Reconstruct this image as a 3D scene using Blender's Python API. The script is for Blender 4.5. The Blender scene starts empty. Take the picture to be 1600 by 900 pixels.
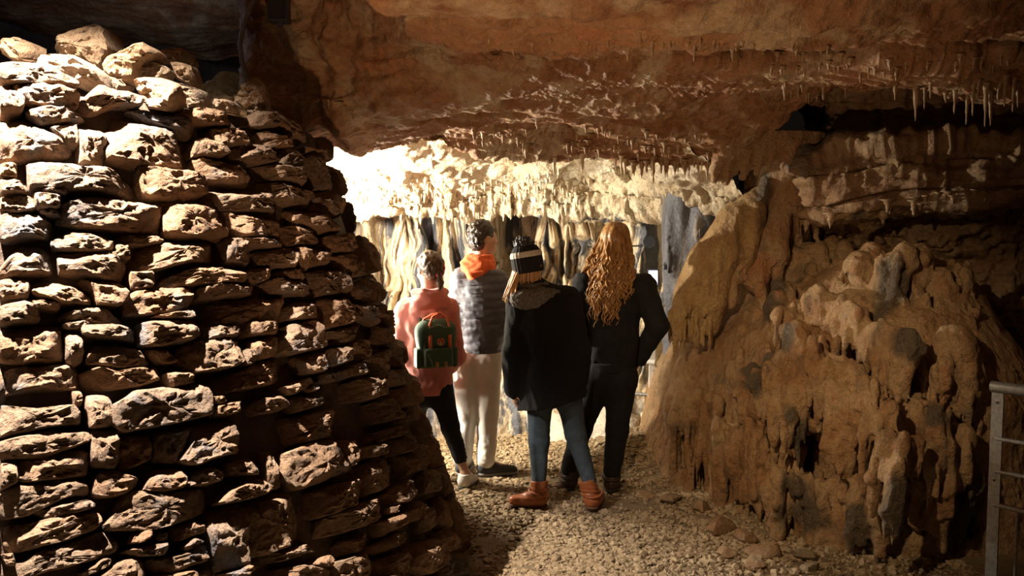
import bpy, math, random
import numpy as np
from mathutils import Vector, Matrix
from mathutils.bvhtree import BVHTree

# ------------------------------------------------------------------ scene, camera, lights
scn = bpy.context.scene
COL = scn.collection
FPX = 1400.0                       # focal length in pixels of the 1600 x 900 frame
PITCH = math.atan(100.0 / FPX)     # the horizon lies 100 px above the centre
CAM = np.array([0.0, 0.0, 1.75])

cam_data = bpy.data.cameras.new('camera')
cam = bpy.data.objects.new('camera', cam_data)
COL.objects.link(cam)
cam_data.sensor_width = 36.0
cam_data.lens = 36.0 * FPX / 1600.0
cam_data.clip_start = 0.05
cam_data.clip_end = 100
cam.location = CAM
cam.rotation_euler = (math.pi / 2 - PITCH, 0, 0)
scn.camera = cam

world = bpy.data.worlds.new('world')
scn.world = world
world.use_nodes = True
world.node_tree.nodes['Background'].inputs[0].default_value = (0.030, 0.022, 0.016, 1)
world.node_tree.nodes['Background'].inputs[1].default_value = 0.15

scn.view_settings.view_transform = 'Standard'
scn.view_settings.look = 'None'
scn.view_settings.gamma = 1
scn.view_settings.use_curve_mapping = False
scn.view_settings.exposure = 0.0


def lamp(name, kind, loc, energy, color, target=None, size=0.1, spot=None, blend=0.5):
    d = bpy.data.lights.new(name, kind)
    d.energy = energy
    d.color = color
    d.shadow_soft_size = size
    if kind == 'SPOT':
        d.spot_size = math.radians(spot)
        d.spot_blend = blend
    o = bpy.data.objects.new(name, d)
    COL.objects.link(o)
    o.location = loc
    if target is not None:
        v = Vector(target) - Vector(loc)
        o.rotation_euler = v.to_track_quat('-Z', 'Y').to_euler()
    return o


# floodlight above the dry stone wall, out of frame at the upper left, raking down its face
lamp('cave_floodlight', 'SPOT', (-1.80, 2.65, 3.35), 3000, (1.0, 0.86, 0.74), (-1.86, 3.05, 1.2), 0.025, 96, 1.0)
# floodlights standing in the lit chamber, hidden behind the dry stone wall: high, near the floor, and close to the wall
lamp('cave_floodlight', 'SPOT', (-1.45, 6.30, 1.80), 400, (1.0, 0.88, 0.70), (0.4, 6.9, 1.95), 0.05, 150, 0.4)
lamp('cave_floodlight', 'SPOT', (-1.17, 6.05, 0.90), 270, (1.0, 0.88, 0.70), (0.8, 6.4, 0.4), 0.14, 140, 0.6)
lamp('cave_floodlight', 'POINT', (-1.03, 5.66, 1.30), 19, (1.0, 0.87, 0.70), None, 0.05)
# lamp under the roof above the camera, raking over the flowstone on the right
lamp('cave_floodlight', 'SPOT', (-0.15, 2.35, 2.60), 300, (1.0, 0.71, 0.42), (1.60, 5.1, 0.85), 0.03, 46, 1.0)
# unseen low lamp, added near the camera to wash the ceiling with light
lamp('cave_floodlight', 'SPOT', (-0.22, 1.7, 0.5), 165, (1.0, 0.60, 0.34), (0.3, 4.7, 3.0), 0.03, 74, 0.9)
# faint bluish service lamp deep behind the rubble heap
lamp('cave_floodlight', 'POINT', (-2.6, 5.6, 3.0), 4, (0.75, 0.8, 1.0), None, 0.1)


def ray(x, y):
    a = (x - 800.0) / FPX
    b = (450.0 - y) / FPX
    c, s = math.cos(PITCH), math.sin(PITCH)
    return np.array([a, c + s * b, -s + c * b])


def px(x, y, Y):
    """world point that the photograph shows at pixel x, y when it stands Y metres away"""
    r = ray(x, y)
    return CAM + r * (Y / r[1])


def ground(x, y, z=0.0):
    r = ray(x, y)
    return CAM + r * ((z - CAM[2]) / r[2])


# ------------------------------------------------------------------ numeric helpers
_rs = np.random.RandomState(7)
_perm = _rs.permutation(256).astype(np.int32)
_perm = np.concatenate([_perm, _perm, _perm])
_grad = _rs.normal(size=(256, 3)).astype(np.float32)
_grad /= np.linalg.norm(_grad, axis=1)[:, None]


def noise(x, y, z):
    x, y, z = np.broadcast_arrays(x, y, z)
    sh = x.shape
    x = x.ravel().astype(np.float32); y = y.ravel().astype(np.float32); z = z.ravel().astype(np.float32)
    xi = np.floor(x).astype(np.int32); yi = np.floor(y).astype(np.int32); zi = np.floor(z).astype(np.int32)
    xf = x - xi; yf = y - yi; zf = z - zi
    u = xf * xf * xf * (xf * (xf * 6 - 15) + 10)
    v = yf * yf * yf * (yf * (yf * 6 - 15) + 10)
    w = zf * zf * zf * (zf * (zf * 6 - 15) + 10)
    xi &= 255; yi &= 255; zi &= 255
    out = 0
    for dx in (0, 1):
        wx = u if dx else 1 - u
        for dy in (0, 1):
            wy = v if dy else 1 - v
            for dz in (0, 1):
                wz = w if dz else 1 - w
                g = _grad[_perm[_perm[_perm[(xi + dx) & 255] + ((yi + dy) & 255)] + ((zi + dz) & 255)]]
                out = out + wx * wy * wz * (g[:, 0] * (xf - dx) + g[:, 1] * (yf - dy) + g[:, 2] * (zf - dz))
    return (out * 1.5).reshape(sh)


def fbm(x, y, z, octv=4, gain=0.5, lac=2.03):
    s = 0; a = 1.0
    for i in range(octv):
        s = s + a * noise(x + 13.1 * i, y + 7.7 * i, z + 3.3 * i)
        x = x * lac; y = y * lac; z = z * lac
        a *= gain
    return s


def ridged(x, y, z, octv=4, gain=0.5, lac=2.03):
    s = 0; a = 1.0
    for i in range(octv):
        s = s + a * (1 - 2 * np.abs(noise(x + 5.1 * i, y + 9.7 * i, z + 1.3 * i)))
        x = x * lac; y = y * lac; z = z * lac
        a *= gain
    return s


def sstep(a, b, x):
    t = np.clip((x - a) / (b - a), 0, 1)
    return t * t * (3 - 2 * t)


def interp(x, xs, ys):
    return np.interp(x, xs, ys)


# ------------------------------------------------------------------ object helpers
def mesh_np(name, V, Fq, smooth=True):
    """mesh from an (n,3) vertex array and a list / array of quads or triangles"""
    me = bpy.data.meshes.new(name)
    V = np.asarray(V, dtype=np.float32)
    Fq = np.asarray(Fq, dtype=np.int32)
    k = Fq.shape[1]
    me.vertices.add(len(V)); me.vertices.foreach_set('co', V.ravel())
    me.loops.add(Fq.size); me.loops.foreach_set('vertex_index', Fq.ravel())
    me.polygons.add(len(Fq))
    me.polygons.foreach_set('loop_start', np.arange(0, Fq.size, k, dtype=np.int32))
    me.polygons.foreach_set('use_smooth', np.full(len(Fq), smooth, dtype=bool))
    me.update(calc_edges=True)
    me.validate()
    return me


def link(name, me, mat=None, parent=None, loc=None, rotz=None):
    o = bpy.data.objects.new(name, me)
    COL.objects.link(o)
    if mat is not None and me is not None:
        mats = mat if isinstance(mat, (list, tuple)) else [mat]
        if len(me.materials) == 0:
            for m in mats:
                me.materials.append(m)
    if parent is not None:
        o.parent = parent
    if loc is not None:
        o.location = loc
    if rotz is not None:
        o.rotation_euler = (0, 0, rotz)
    return o


def tag(o, label=None, cat=None, group=None, kind=None):
    if label: o['label'] = label
    if cat: o['category'] = cat
    if group: o['group'] = group
    if kind: o['kind'] = kind
    return o


def vnormals(V, Fq):
    a = V[Fq[:, 0]]; b = V[Fq[:, 1]]; c = V[Fq[:, 2]]
    d = V[Fq[:, 3]] if Fq.shape[1] == 4 else c
    n = np.cross(c - a, d - b) if Fq.shape[1] == 4 else np.cross(b - a, c - a)
    N = np.zeros_like(V)
    for i in range(Fq.shape[1]):
        for k in range(3):
            N[:, k] += np.bincount(Fq[:, i], n[:, k], len(V))
    L = np.linalg.norm(N, axis=1); L[L == 0] = 1
    return N / L[:, None]


def grid_faces(nu, nv, flip=False, wrap=False):
    i = np.arange(nu if wrap else nu - 1)[:, None]; j = np.arange(nv - 1)[None, :]
    i2 = (i + 1) % nu
    a = i * nv + j; b = i2 * nv + j; c = i2 * nv + j + 1; d = i * nv + j + 1
    q = np.stack([a, b, c, d], -1).reshape(-1, 4)
    return q[:, ::-1] if flip else q


def tube(pts, rad, n=8, cap=True, squash=None):
    """closed tube through points; rad is one number or one per point. returns V, quads (caps collapsed)"""
    P = np.asarray(pts, float); m = len(P)
    R = np.full(m, rad) if np.isscalar(rad) else np.asarray(rad, float)
    T = np.gradient(P, axis=0); T /= (np.linalg.norm(T, axis=1)[:, None] + 1e-9)
    up = np.array([0, 0, 1.0]) if abs(T[0, 2]) < 0.9 else np.array([1.0, 0, 0])
    V = []
    for i in range(m):
        s = np.cross(T[i], up); s /= np.linalg.norm(s) + 1e-9
        up = np.cross(s, T[i])
        a = np.arange(n) * 2 * math.pi / n
        V.append(P[i] + R[i] * (np.cos(a)[:, None] * s + np.sin(a)[:, None] * up))
    if cap:
        V = [np.repeat(P[:1], n, 0)] + V + [np.repeat(P[-1:], n, 0)]
    V = np.concatenate(V)
    mm = len(V) // n
    i = np.arange(mm - 1)[:, None]; j = np.arange(n)[None, :]
    j2 = (j + 1) % n
    q = np.stack([i * n + j, i * n + j2, (i + 1) * n + j2, (i + 1) * n + j], -1).reshape(-1, 4)
    return V, q


def join(parts):
    Vs, Fs, o = [], [], 0
    for V, F_ in parts:
        Vs.append(V); Fs.append(np.asarray(F_) + o); o += len(V)
    return np.concatenate(Vs), np.concatenate(Fs)


def box(c, s, R=None):
    c = np.asarray(c, float); s = np.asarray(s, float) / 2
    V = np.array([[x, y, z] for x in (-1, 1) for y in (-1, 1) for z in (-1, 1)], float) * s
    if R is not None: V = V @ np.asarray(R).T
    q = np.array([[0, 1, 3, 2], [4, 6, 7, 5], [0, 4, 5, 1], [2, 3, 7, 6], [0, 2, 6, 4], [1, 5, 7, 3]])
    return V + c, q


def surface_nets(F_, xs, ys, zs):
    S = F_ < 0
    nx, ny, nz = F_.shape
    cnt = np.zeros((nx - 1, ny - 1, nz - 1), np.int8)
    for dx in (0, 1):
        for dy in (0, 1):
            for dz in (0, 1):
                cnt += S[dx:nx - 1 + dx, dy:ny - 1 + dy, dz:nz - 1 + dz]
    I, J, K = np.nonzero((cnt > 0) & (cnt < 8))
    idx = np.full(cnt.shape, -1, np.int32)
    idx[I, J, K] = np.arange(len(I))
    corner = {}
    for dx in (0, 1):
        for dy in (0, 1):
            for dz in (0, 1):
                corner[(dx, dy, dz)] = F_[I + dx, J + dy, K + dz]
    acc = np.zeros((len(I), 3)); n = np.zeros(len(I))
    cs = list(corner)
    for a in cs:
        for ax in range(3):
            if a[ax] == 0:
                b = list(a); b[ax] = 1; b = tuple(b)
                fa, fb = corner[a], corner[b]
                m = (fa < 0) != (fb < 0)
                t = np.where(m, fa / np.where(fa == fb, 1, fa - fb), 0)
                p = np.array(a, float)[None, :] + t[:, None] * (np.array(b) - np.array(a))[None, :]
                acc += p * m[:, None]; n += m
    p = acc / n[:, None]
    V = np.empty_like(p)
    V[:, 0] = xs[I] + p[:, 0] * (xs[I + 1] - xs[I])
    V[:, 1] = ys[J] + p[:, 1] * (ys[J + 1] - ys[J])
    V[:, 2] = zs[K] + p[:, 2] * (zs[K + 1] - zs[K])
    Q = []
    for ax in range(3):
        s0 = [slice(None)] * 3; s1 = [slice(None)] * 3
        s0[ax] = slice(0, -1); s1[ax] = slice(1, None)
        A = S[tuple(s0)]; B = S[tuple(s1)]
        i, j, k = np.nonzero(A != B)
        fl = A[i, j, k]
        o1, o2 = [(1, 2), (2, 0), (0, 1)][ax]
        ijk = np.stack([i, j, k], 1)
        ok = (ijk[:, o1] > 0) & (ijk[:, o2] > 0) & (ijk[:, o1] < F_.shape[o1] - 1) & (ijk[:, o2] < F_.shape[o2] - 1)
        ijk = ijk[ok]; fl = fl[ok]
        def cell(d1, d2):
            c = ijk.copy(); c[:, o1] -= d1; c[:, o2] -= d2
            return idx[c[:, 0], c[:, 1], c[:, 2]]
        q = np.stack([cell(1, 1), cell(0, 1), cell(0, 0), cell(1, 0)], 1)
        q[~fl] = q[~fl][:, ::-1]
        Q.append(q)
    return V, np.concatenate(Q)


class Vol:
    """a solid put together from rounded shapes that melt into one another"""
    def __init__(self, lo, hi, h):
        self.h = h
        self.ax = [np.arange(lo[i], hi[i] + h, h).astype(np.float32) for i in range(3)]
        self.F = np.full([len(a) for a in self.ax], 1.0, np.float32)

    def sub(self, lo, hi):
        sl = []
        for i in range(3):
            a = int(np.searchsorted(self.ax[i], lo[i])); b = int(np.searchsorted(self.ax[i], hi[i]))
            sl.append(slice(max(a - 1, 0), min(b + 1, len(self.ax[i]))))
        X = self.ax[0][sl[0]][:, None, None]; Y = self.ax[1][sl[1]][None, :, None]; Z = self.ax[2][sl[2]][None, None, :]
        return tuple(sl), X, Y, Z

    def put(self, lo, hi, fn, k, cut=False):
        m = k + 4 * self.h
        sl, X, Y, Z = self.sub(np.asarray(lo) - m, np.asarray(hi) + m)
        if 0 in self.F[sl].shape: return self
        d = fn(X, Y, Z)
        f = self.F[sl]
        if cut: d = -d; f, d = -f, -d          # max(f,-d) = -min(-f,d)
        if k > 0:
            hh = np.clip(0.5 + 0.5 * (d - f) / k, 0, 1)
            r = d * (1 - hh) + f * hh - k * hh * (1 - hh)
        else:
            r = np.minimum(f, d)
        self.F[sl] = -r if cut else r
        return self

    def cone(self, a, b, ra, rb, k=0.02, sc=(1, 1, 1), cut=False):
        a = np.asarray(a, float); b = np.asarray(b, float); sc = np.asarray(sc, float)
        r = max(ra, rb)
        lo = np.minimum(a, b) - r * sc; hi = np.maximum(a, b) + r * sc
        A = a / sc; B = b / sc; D = B - A; L2 = float(D @ D) + 1e-9; ms = float(sc.min())
        def fn(X, Y, Z):
            x = X / sc[0] - A[0]; y = Y / sc[1] - A[1]; z = Z / sc[2] - A[2]
            t = np.clip((x * D[0] + y * D[1] + z * D[2]) / L2, 0, 1)
            return (np.sqrt((x - t * D[0]) ** 2 + (y - t * D[1]) ** 2 + (z - t * D[2]) ** 2) - (ra + (rb - ra) * t)) * ms
        return self.put(lo, hi, fn, k, cut)

    def chain(self, pts, rad, k=0.02, sc=(1, 1, 1), cut=False):
        for i in range(len(pts) - 1):
            self.cone(pts[i], pts[i + 1], rad[i], rad[i + 1], k if i == 0 else min(k, rad[i] * 0.3), sc, cut)
        return self

    def ell(self, c, r, k=0.02, R=None, cut=False):
        c = np.asarray(c, float); r = np.asarray(r, float); m = r.max() if R is not None else r
        def fn(X, Y, Z):
            x, y, z = X - c[0], Y - c[1], Z - c[2]
            if R is not None:
                x, y, z = (R[0][0] * x + R[1][0] * y + R[2][0] * z, R[0][1] * x + R[1][1] * y + R[2][1] * z, R[0][2] * x + R[1][2] * y + R[2][2] * z)
            k0 = np.sqrt((x / r[0]) ** 2 + (y / r[1]) ** 2 + (z / r[2]) ** 2) + 1e-6
            k1 = np.sqrt((x / r[0] ** 2) ** 2 + (y / r[1] ** 2) ** 2 + (z / r[2] ** 2) ** 2) + 1e-6
            return k0 * (k0 - 1) / k1
        return self.put(c - m, c + m, fn, k, cut)

    def rbox(self, c, s, rr, k=0.01, R=None, cut=False):
        c = np.asarray(c, float); s = np.asarray(s, float) / 2; m = np.linalg.norm(s) if R is not None else s
        def fn(X, Y, Z):
            x, y, z = X - c[0], Y - c[1], Z - c[2]
            if R is not None:
                x, y, z = (R[0][0] * x + R[1][0] * y + R[2][0] * z, R[0][1] * x + R[1][1] * y + R[2][1] * z, R[0][2] * x + R[1][2] * y + R[2][2] * z)
            qx, qy, qz = np.abs(x) - s[0] + rr, np.abs(y) - s[1] + rr, np.abs(z) - s[2] + rr
            return np.sqrt(np.maximum(qx, 0) ** 2 + np.maximum(qy, 0) ** 2 + np.maximum(qz, 0) ** 2) + np.minimum(np.maximum(qx, np.maximum(qy, qz)), 0) - rr
        return self.put(c - m, c + m, fn, k, cut)

    def halfspace(self, p, n):
        """keep only what lies behind the plane through p with outward normal n"""
        p = np.asarray(p, float); n = np.asarray(n, float); n = n / np.linalg.norm(n)
        X = self.ax[0][:, None, None]; Y = self.ax[1][None, :, None]; Z = self.ax[2][None, None, :]
        self.F = np.maximum(self.F, ((X - p[0]) * n[0] + (Y - p[1]) * n[1] + (Z - p[2]) * n[2]).astype(np.float32))
        return self

    def field(self, fn):
        X = self.ax[0][:, None, None]; Y = self.ax[1][None, :, None]; Z = self.ax[2][None, None, :]
        self.F = self.F + fn(X, Y, Z).astype(np.float32)
        return self

    def mesh(self):
        F_ = self.F
        F_[0] = F_[-1] = 1; F_[:, 0] = 1; F_[:, -1] = 1; F_[:, :, 0] = 1; F_[:, :, -1] = 1
        V, Q = surface_nets(F_, *self.ax)
        return V, Q

    def trace(self, x, y, Y0):
        """first hit of the line of sight through pixel x, y, beyond depth Y0"""
        r = ray(x, y); r = r / r[1]
        Ys = np.arange(Y0, self.ax[1][-1], self.h * 0.7)
        P = CAM + r * Ys[:, None]
        ii = [np.clip(np.searchsorted(self.ax[k], P[:, k]), 0, len(self.ax[k]) - 1) for k in range(3)]
        ins = self.F[ii[0], ii[1], ii[2]] < 0
        w = np.nonzero(ins)[0]
        return P[w[0]] if len(w) else None


# ------------------------------------------------------------------ materials
def mat_new(name):
    m = bpy.data.materials.new(name)
    m.use_nodes = True
    nt = m.node_tree
    b = nt.nodes['Principled BSDF']
    return m, nt, b


def ramp(nt, fac, stops):
    r = nt.nodes.new('ShaderNodeValToRGB')
    el = r.color_ramp.elements
    while len(el) < len(stops): el.new(0.5)
    for e, (p, c) in zip(el, stops):
        e.position = p; e.color = (c[0], c[1], c[2], 1)
    nt.links.new(fac, r.inputs[0])
    return r.outputs[0]


def nnoise(nt, scale, detail=6, rough=0.6, stretch=(1, 1, 1), dist=0.0, offset=(0, 0, 0)):
    tc = nt.nodes.new('ShaderNodeNewGeometry')
    mp = nt.nodes.new('ShaderNodeMapping')
    mp.inputs['Scale'].default_value = stretch
    mp.inputs['Location'].default_value = offset
    n = nt.nodes.new('ShaderNodeTexNoise')
    n.inputs['Scale'].default_value = scale
    n.inputs['Detail'].default_value = detail
    n.inputs['Roughness'].default_value = rough
    n.inputs['Distortion'].default_value = dist
    nt.links.new(tc.outputs['Position'], mp.inputs[0])
    nt.links.new(mp.outputs[0], n.inputs['Vector'])
    return n.outputs['Fac']


def mixc(nt, fac, a, b, mode='MIX'):
    m = nt.nodes.new('ShaderNodeMix')
    m.data_type = 'RGBA'; m.blend_type = mode
    if isinstance(fac, (int, float)): m.inputs[0].default_value = fac
    else: nt.links.new(fac, m.inputs[0])
    for s, v in ((6, a), (7, b)):
        if isinstance(v, tuple): m.inputs[s].default_value = (v[0], v[1], v[2], 1)
        else: nt.links.new(v, m.inputs[s])
    return m.outputs[2]


def bump(nt, b, height, strength=0.5, dist=0.02, prev=None):
    n = nt.nodes.new('ShaderNodeBump')
    n.inputs['Strength'].default_value = strength
    n.inputs['Distance'].default_value = dist
    nt.links.new(height, n.inputs['Height'])
    if prev is not None: nt.links.new(prev, n.inputs['Normal'])
    nt.links.new(n.outputs[0], b.inputs['Normal'])
    return n.outputs[0]


def rock_mat(name, stops, scale=2.0, stretch=(1, 1, 1), patch=None, patch_scale=3.0, patch_lo=0.5, patch_hi=0.6, patch_stretch=(1, 1, 1),
             rough=0.75, bscale=30, bstr=0.6, bdist=0.02, fine=140, vary=False, dim=1.0, attr=None):
    m, nt, b = mat_new(name)
    stops = [(p, tuple(v * dim for v in c)) for p, c in stops]
    f = nnoise(nt, scale, 8, 0.65, stretch, 0.4)
    c = ramp(nt, f, stops)
    if patch is not None:
        f2 = nnoise(nt, patch_scale, 6, 0.6, patch_stretch, 0.6, (4.2, 1.7, 9.1))
        msk = ramp(nt, f2, [(patch_lo, (0, 0, 0)), (patch_hi, (1, 1, 1))])
        c = mixc(nt, msk, c, patch)
    if attr is not None:
        an = nt.nodes.new('ShaderNodeAttribute'); an.attribute_name = attr[0]
        c = mixc(nt, an.outputs['Fac'], c, attr[1])
    f3 = nnoise(nt, bscale * 1.7, 4, 0.7)
    sp = ramp(nt, f3, [(0.3, (0.72, 0.72, 0.72)), (0.65, (1.12, 1.12, 1.12))])
    c = mixc(nt, 1.0, c, sp, 'MULTIPLY')
    if vary:
        oi = nt.nodes.new('ShaderNodeObjectInfo')
        v = ramp(nt, oi.outputs['Random'], [(0.0, (0.72, 0.70, 0.68)), (0.35, (1.0, 0.93, 0.85)), (0.7, (1.12, 0.95, 0.78)), (1.0, (0.85, 0.86, 0.9))])
        c = mixc(nt, 1.0, c, v, 'MULTIPLY')
    nt.links.new(c, b.inputs['Base Color'])
    b.inputs['Roughness'].default_value = rough
    h = nnoise(nt, bscale, 8, 0.62)
    n1 = bump(nt, b, h, bstr, bdist)
    if fine:
        h2 = nnoise(nt, fine, 3, 0.6)
        bump(nt, b, h2, bstr * 0.5, bdist * 0.3, n1)
    return m


def plain_mat(name, col, rough=0.7, metal=0.0, var=0.15, scale=40, bstr=0.0, bscale=200, bdist=0.003, sheen=0.0):
    m, nt, b = mat_new(name)
    f = nnoise(nt, scale, 4, 0.6)
    lo = tuple(c * (1 - var) for c in col); hi = tuple(min(1, c * (1 + var)) for c in col)
    c = ramp(nt, f, [(0.3, lo), (0.7, hi)])
    nt.links.new(c, b.inputs['Base Color'])
    b.inputs['Roughness'].default_value = rough
    b.inputs['Metallic'].default_value = metal
    if sheen:
        b.inputs['Sheen Weight'].default_value = sheen
    if bstr:
        bump(nt, b, nnoise(nt, bscale, 3, 0.6), bstr, bdist)
    return m


M_stone = rock_mat('wall_stone', [(0.25, (0.20, 0.125, 0.07)), (0.5, (0.38, 0.25, 0.15)), (0.75, (0.50, 0.37, 0.25))], 4.0,
                   patch=(0.15, 0.15, 0.16), patch_scale=4.0, patch_lo=0.55, patch_hi=0.66, rough=0.85, bscale=30, bstr=1.0, bdist=0.045, vary=True, dim=0.62)
M_rubble = rock_mat('rubble_stone', [(0.25, (0.34, 0.24, 0.15)), (0.5, (0.50, 0.37, 0.24)), (0.75, (0.60, 0.50, 0.38))], 6.0, rough=0.85, bscale=26, bstr=1.0, bdist=0.05, vary=True, dim=0.75)
M_core = rock_mat('wall_earth', [(0.3, (0.05, 0.03, 0.02)), (0.7, (0.10, 0.065, 0.04))], 8.0, rough=0.95)
M_ceil = rock_mat('ceiling_rock', [(0.25, (0.10, 0.045, 0.02)), (0.42, (0.36, 0.155, 0.06)), (0.56, (0.44, 0.24, 0.11)), (0.72, (0.52, 0.20, 0.075))], 1.9, (1, 1, 2.2),
                  patch=(0.40, 0.29, 0.17), patch_scale=2.6, patch_lo=0.50, patch_hi=0.62, rough=0.62, bscale=16, bstr=0.9, bdist=0.04, dim=0.72)
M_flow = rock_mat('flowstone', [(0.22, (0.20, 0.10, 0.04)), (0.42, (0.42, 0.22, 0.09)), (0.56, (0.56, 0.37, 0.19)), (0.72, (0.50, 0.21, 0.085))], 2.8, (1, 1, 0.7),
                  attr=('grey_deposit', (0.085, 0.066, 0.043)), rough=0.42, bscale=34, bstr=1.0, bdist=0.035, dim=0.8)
M_rwall = rock_mat('side_wall_rock', [(0.22, (0.12, 0.06, 0.03)), (0.42, (0.36, 0.20, 0.09)), (0.6, (0.46, 0.31, 0.16)), (0.8, (0.48, 0.22, 0.09))], 2.2, (1, 1, 1.6),
                   patch=(0.12, 0.10, 0.08), patch_scale=2.5, patch_lo=0.56, patch_hi=0.68, rough=0.55, bscale=22, bstr=0.9, bdist=0.03, dim=0.75)
M_back = rock_mat('curtain_rock', [(0.2, (0.30, 0.20, 0.10)), (0.42, (0.62, 0.48, 0.30)), (0.6, (0.74, 0.64, 0.46)), (0.8, (0.55, 0.38, 0.20))], 3.0, (2.2, 2.2, 0.5),
                  patch=(0.085, 0.09, 0.105), patch_scale=2.2, patch_lo=0.49, patch_hi=0.57, patch_stretch=(2.4, 2.4, 0.5), rough=0.5, bscale=24, bstr=0.8, bdist=0.025)
M_pale = rock_mat('shelf_rock', [(0.25, (0.42, 0.31, 0.18)), (0.45, (0.64, 0.52, 0.34)), (0.65, (0.76, 0.68, 0.52))], 3.5, rough=0.5, bscale=34, bstr=1.0, bdist=0.03)
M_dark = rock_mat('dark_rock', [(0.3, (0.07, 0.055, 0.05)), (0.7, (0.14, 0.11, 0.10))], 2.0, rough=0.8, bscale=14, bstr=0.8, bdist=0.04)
M_floor = rock_mat('floor_earth', [(0.3, (0.20, 0.14, 0.075)), (0.5, (0.33, 0.235, 0.13)), (0.7, (0.40, 0.30, 0.18))], 2.5, rough=0.8, bscale=60, bstr=0.7, bdist=0.01, dim=0.6)
M_gravel = rock_mat('gravel', [(0.3, (0.25, 0.175, 0.09)), (0.5, (0.44, 0.32, 0.18)), (0.7, (0.55, 0.42, 0.26))], 24.0, rough=0.8, bscale=120, bstr=0.4, bdist=0.004, fine=0, dim=0.72)
M_stal = rock_mat('stalactite', [(0.3, (0.34, 0.20, 0.09)), (0.7, (0.52, 0.36, 0.20))], 6.0, rough=0.5, bscale=60, bstr=0.5, bdist=0.01, fine=0, dim=0.7)
M_stalw = rock_mat('pale_stalactite', [(0.3, (0.45, 0.34, 0.20)), (0.7, (0.72, 0.62, 0.45))], 8.0, rough=0.5, bscale=60, bstr=0.5, bdist=0.01, fine=0)
M_steel = plain_mat('galvanised_steel', (0.36, 0.35, 0.33), 0.45, 0.75, 0.25, 60, 0.15, 300)
M_white = plain_mat('white_paint', (0.75, 0.75, 0.72), 0.4, 0.0, 0.08)
M_rubber = plain_mat('black_rubber', (0.03, 0.03, 0.035), 0.5, 0, 0.2)
M_hose = plain_mat('grey_hose', (0.20, 0.20, 0.21), 0.6, 0, 0.2)

# ------------------------------------------------------------------ the dry stone wall (a battered round tower)
AX = np.array([-2.64, 4.47]); R0, BAT = 2.40, 0.327
WTOP = 2.22
SL = math.sqrt(1 + BAT * BAT)


def cone_hit(x, y):
    d = ray(x, y); o = CAM
    ox, oy = o[0] - AX[0], o[1] - AX[1]
    r0 = R0 - BAT * o[2]
    a = d[0] ** 2 + d[1] ** 2 - (BAT * d[2]) ** 2
    b = 2 * (ox * d[0] + oy * d[1] + r0 * BAT * d[2])
    c = ox * ox + oy * oy - r0 * r0
    D = b * b - 4 * a * c
    t = (-b - math.sqrt(D)) / (2 * a) if D > 0 else -b / (2 * a)
    p = o + d * t
    return math.atan2(p[1] - AX[1], p[0] - AX[0]), p[2]


def cone_pt(th, z, h):
    r = R0 - BAT * z
    c, s = np.cos(th), np.sin(th)
    return np.stack([AX[0] + (r + h / SL) * c, AX[1] + (r + h / SL) * s, z + h * BAT / SL], -1)


V1 = (0, 0, [
 [0,310,240,310,330,380,360,425,270,405,0,385],[0,390,40,390,110,470,105,530,0,540],[60,395,240,405,370,450,375,500,250,510,110,490],
 [375,470,480,395,600,420,670,465,665,500,560,490,440,520,380,515],[120,520,330,500,415,545,330,570,200,590],
 [0,570,110,545,200,600,350,690,340,720,200,745,0,745],[230,600,360,570,365,690,330,690],[370,565,450,565,495,620,500,690,490,780,370,770],
 [490,515,560,520,690,560,890,640,895,680,885,800,650,780,500,745],[600,510,690,510,970,600,960,650,890,640,690,555],
 [835,520,960,500,1110,565,1100,590,900,590],[980,610,1100,605,1190,650,1150,680,1000,680],[900,660,960,655,1040,710,1040,745,905,735],
 [1075,695,1200,670,1330,690,1320,760,1180,765,1080,750],[920,740,1150,790,1155,880,1080,860,915,820],[0,765,85,770,80,840,0,830],
 [0,830,60,835,140,890,140,915,0,915],[125,750,410,775,650,860,645,915,370,910,140,890],[650,790,850,810,960,830,960,915,840,955,680,920,650,850]])
V2 = (300, 100, [
 [80,600,110,555,270,585,460,650,455,700,230,695,60,670],[290,330,340,305,400,330,520,380,500,400,400,390,300,350],[430,390,530,430,535,475,440,470],
 [285,465,380,480,560,510,560,585,400,540,290,525],[280,545,330,540,560,610,560,670,470,655,290,585],[135,690,300,710,400,750,400,810,240,810,140,750],
 [410,760,500,745,605,800,600,840,500,845,410,860],[470,680,560,690,680,740,700,790,610,790,480,740],[130,820,240,830,430,830,430,860,260,860],
 [560,420,630,480,640,590,570,590,540,440],[400,230,480,290,540,370,460,340,400,280],[570,600,640,600,690,700,640,720,580,680],
 [620,810,730,800,770,880,700,890,620,860],[310,215,390,235,400,300,300,285],[530,385,600,420,620,470,550,420],[640,600,670,640,700,720,690,700]])
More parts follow.
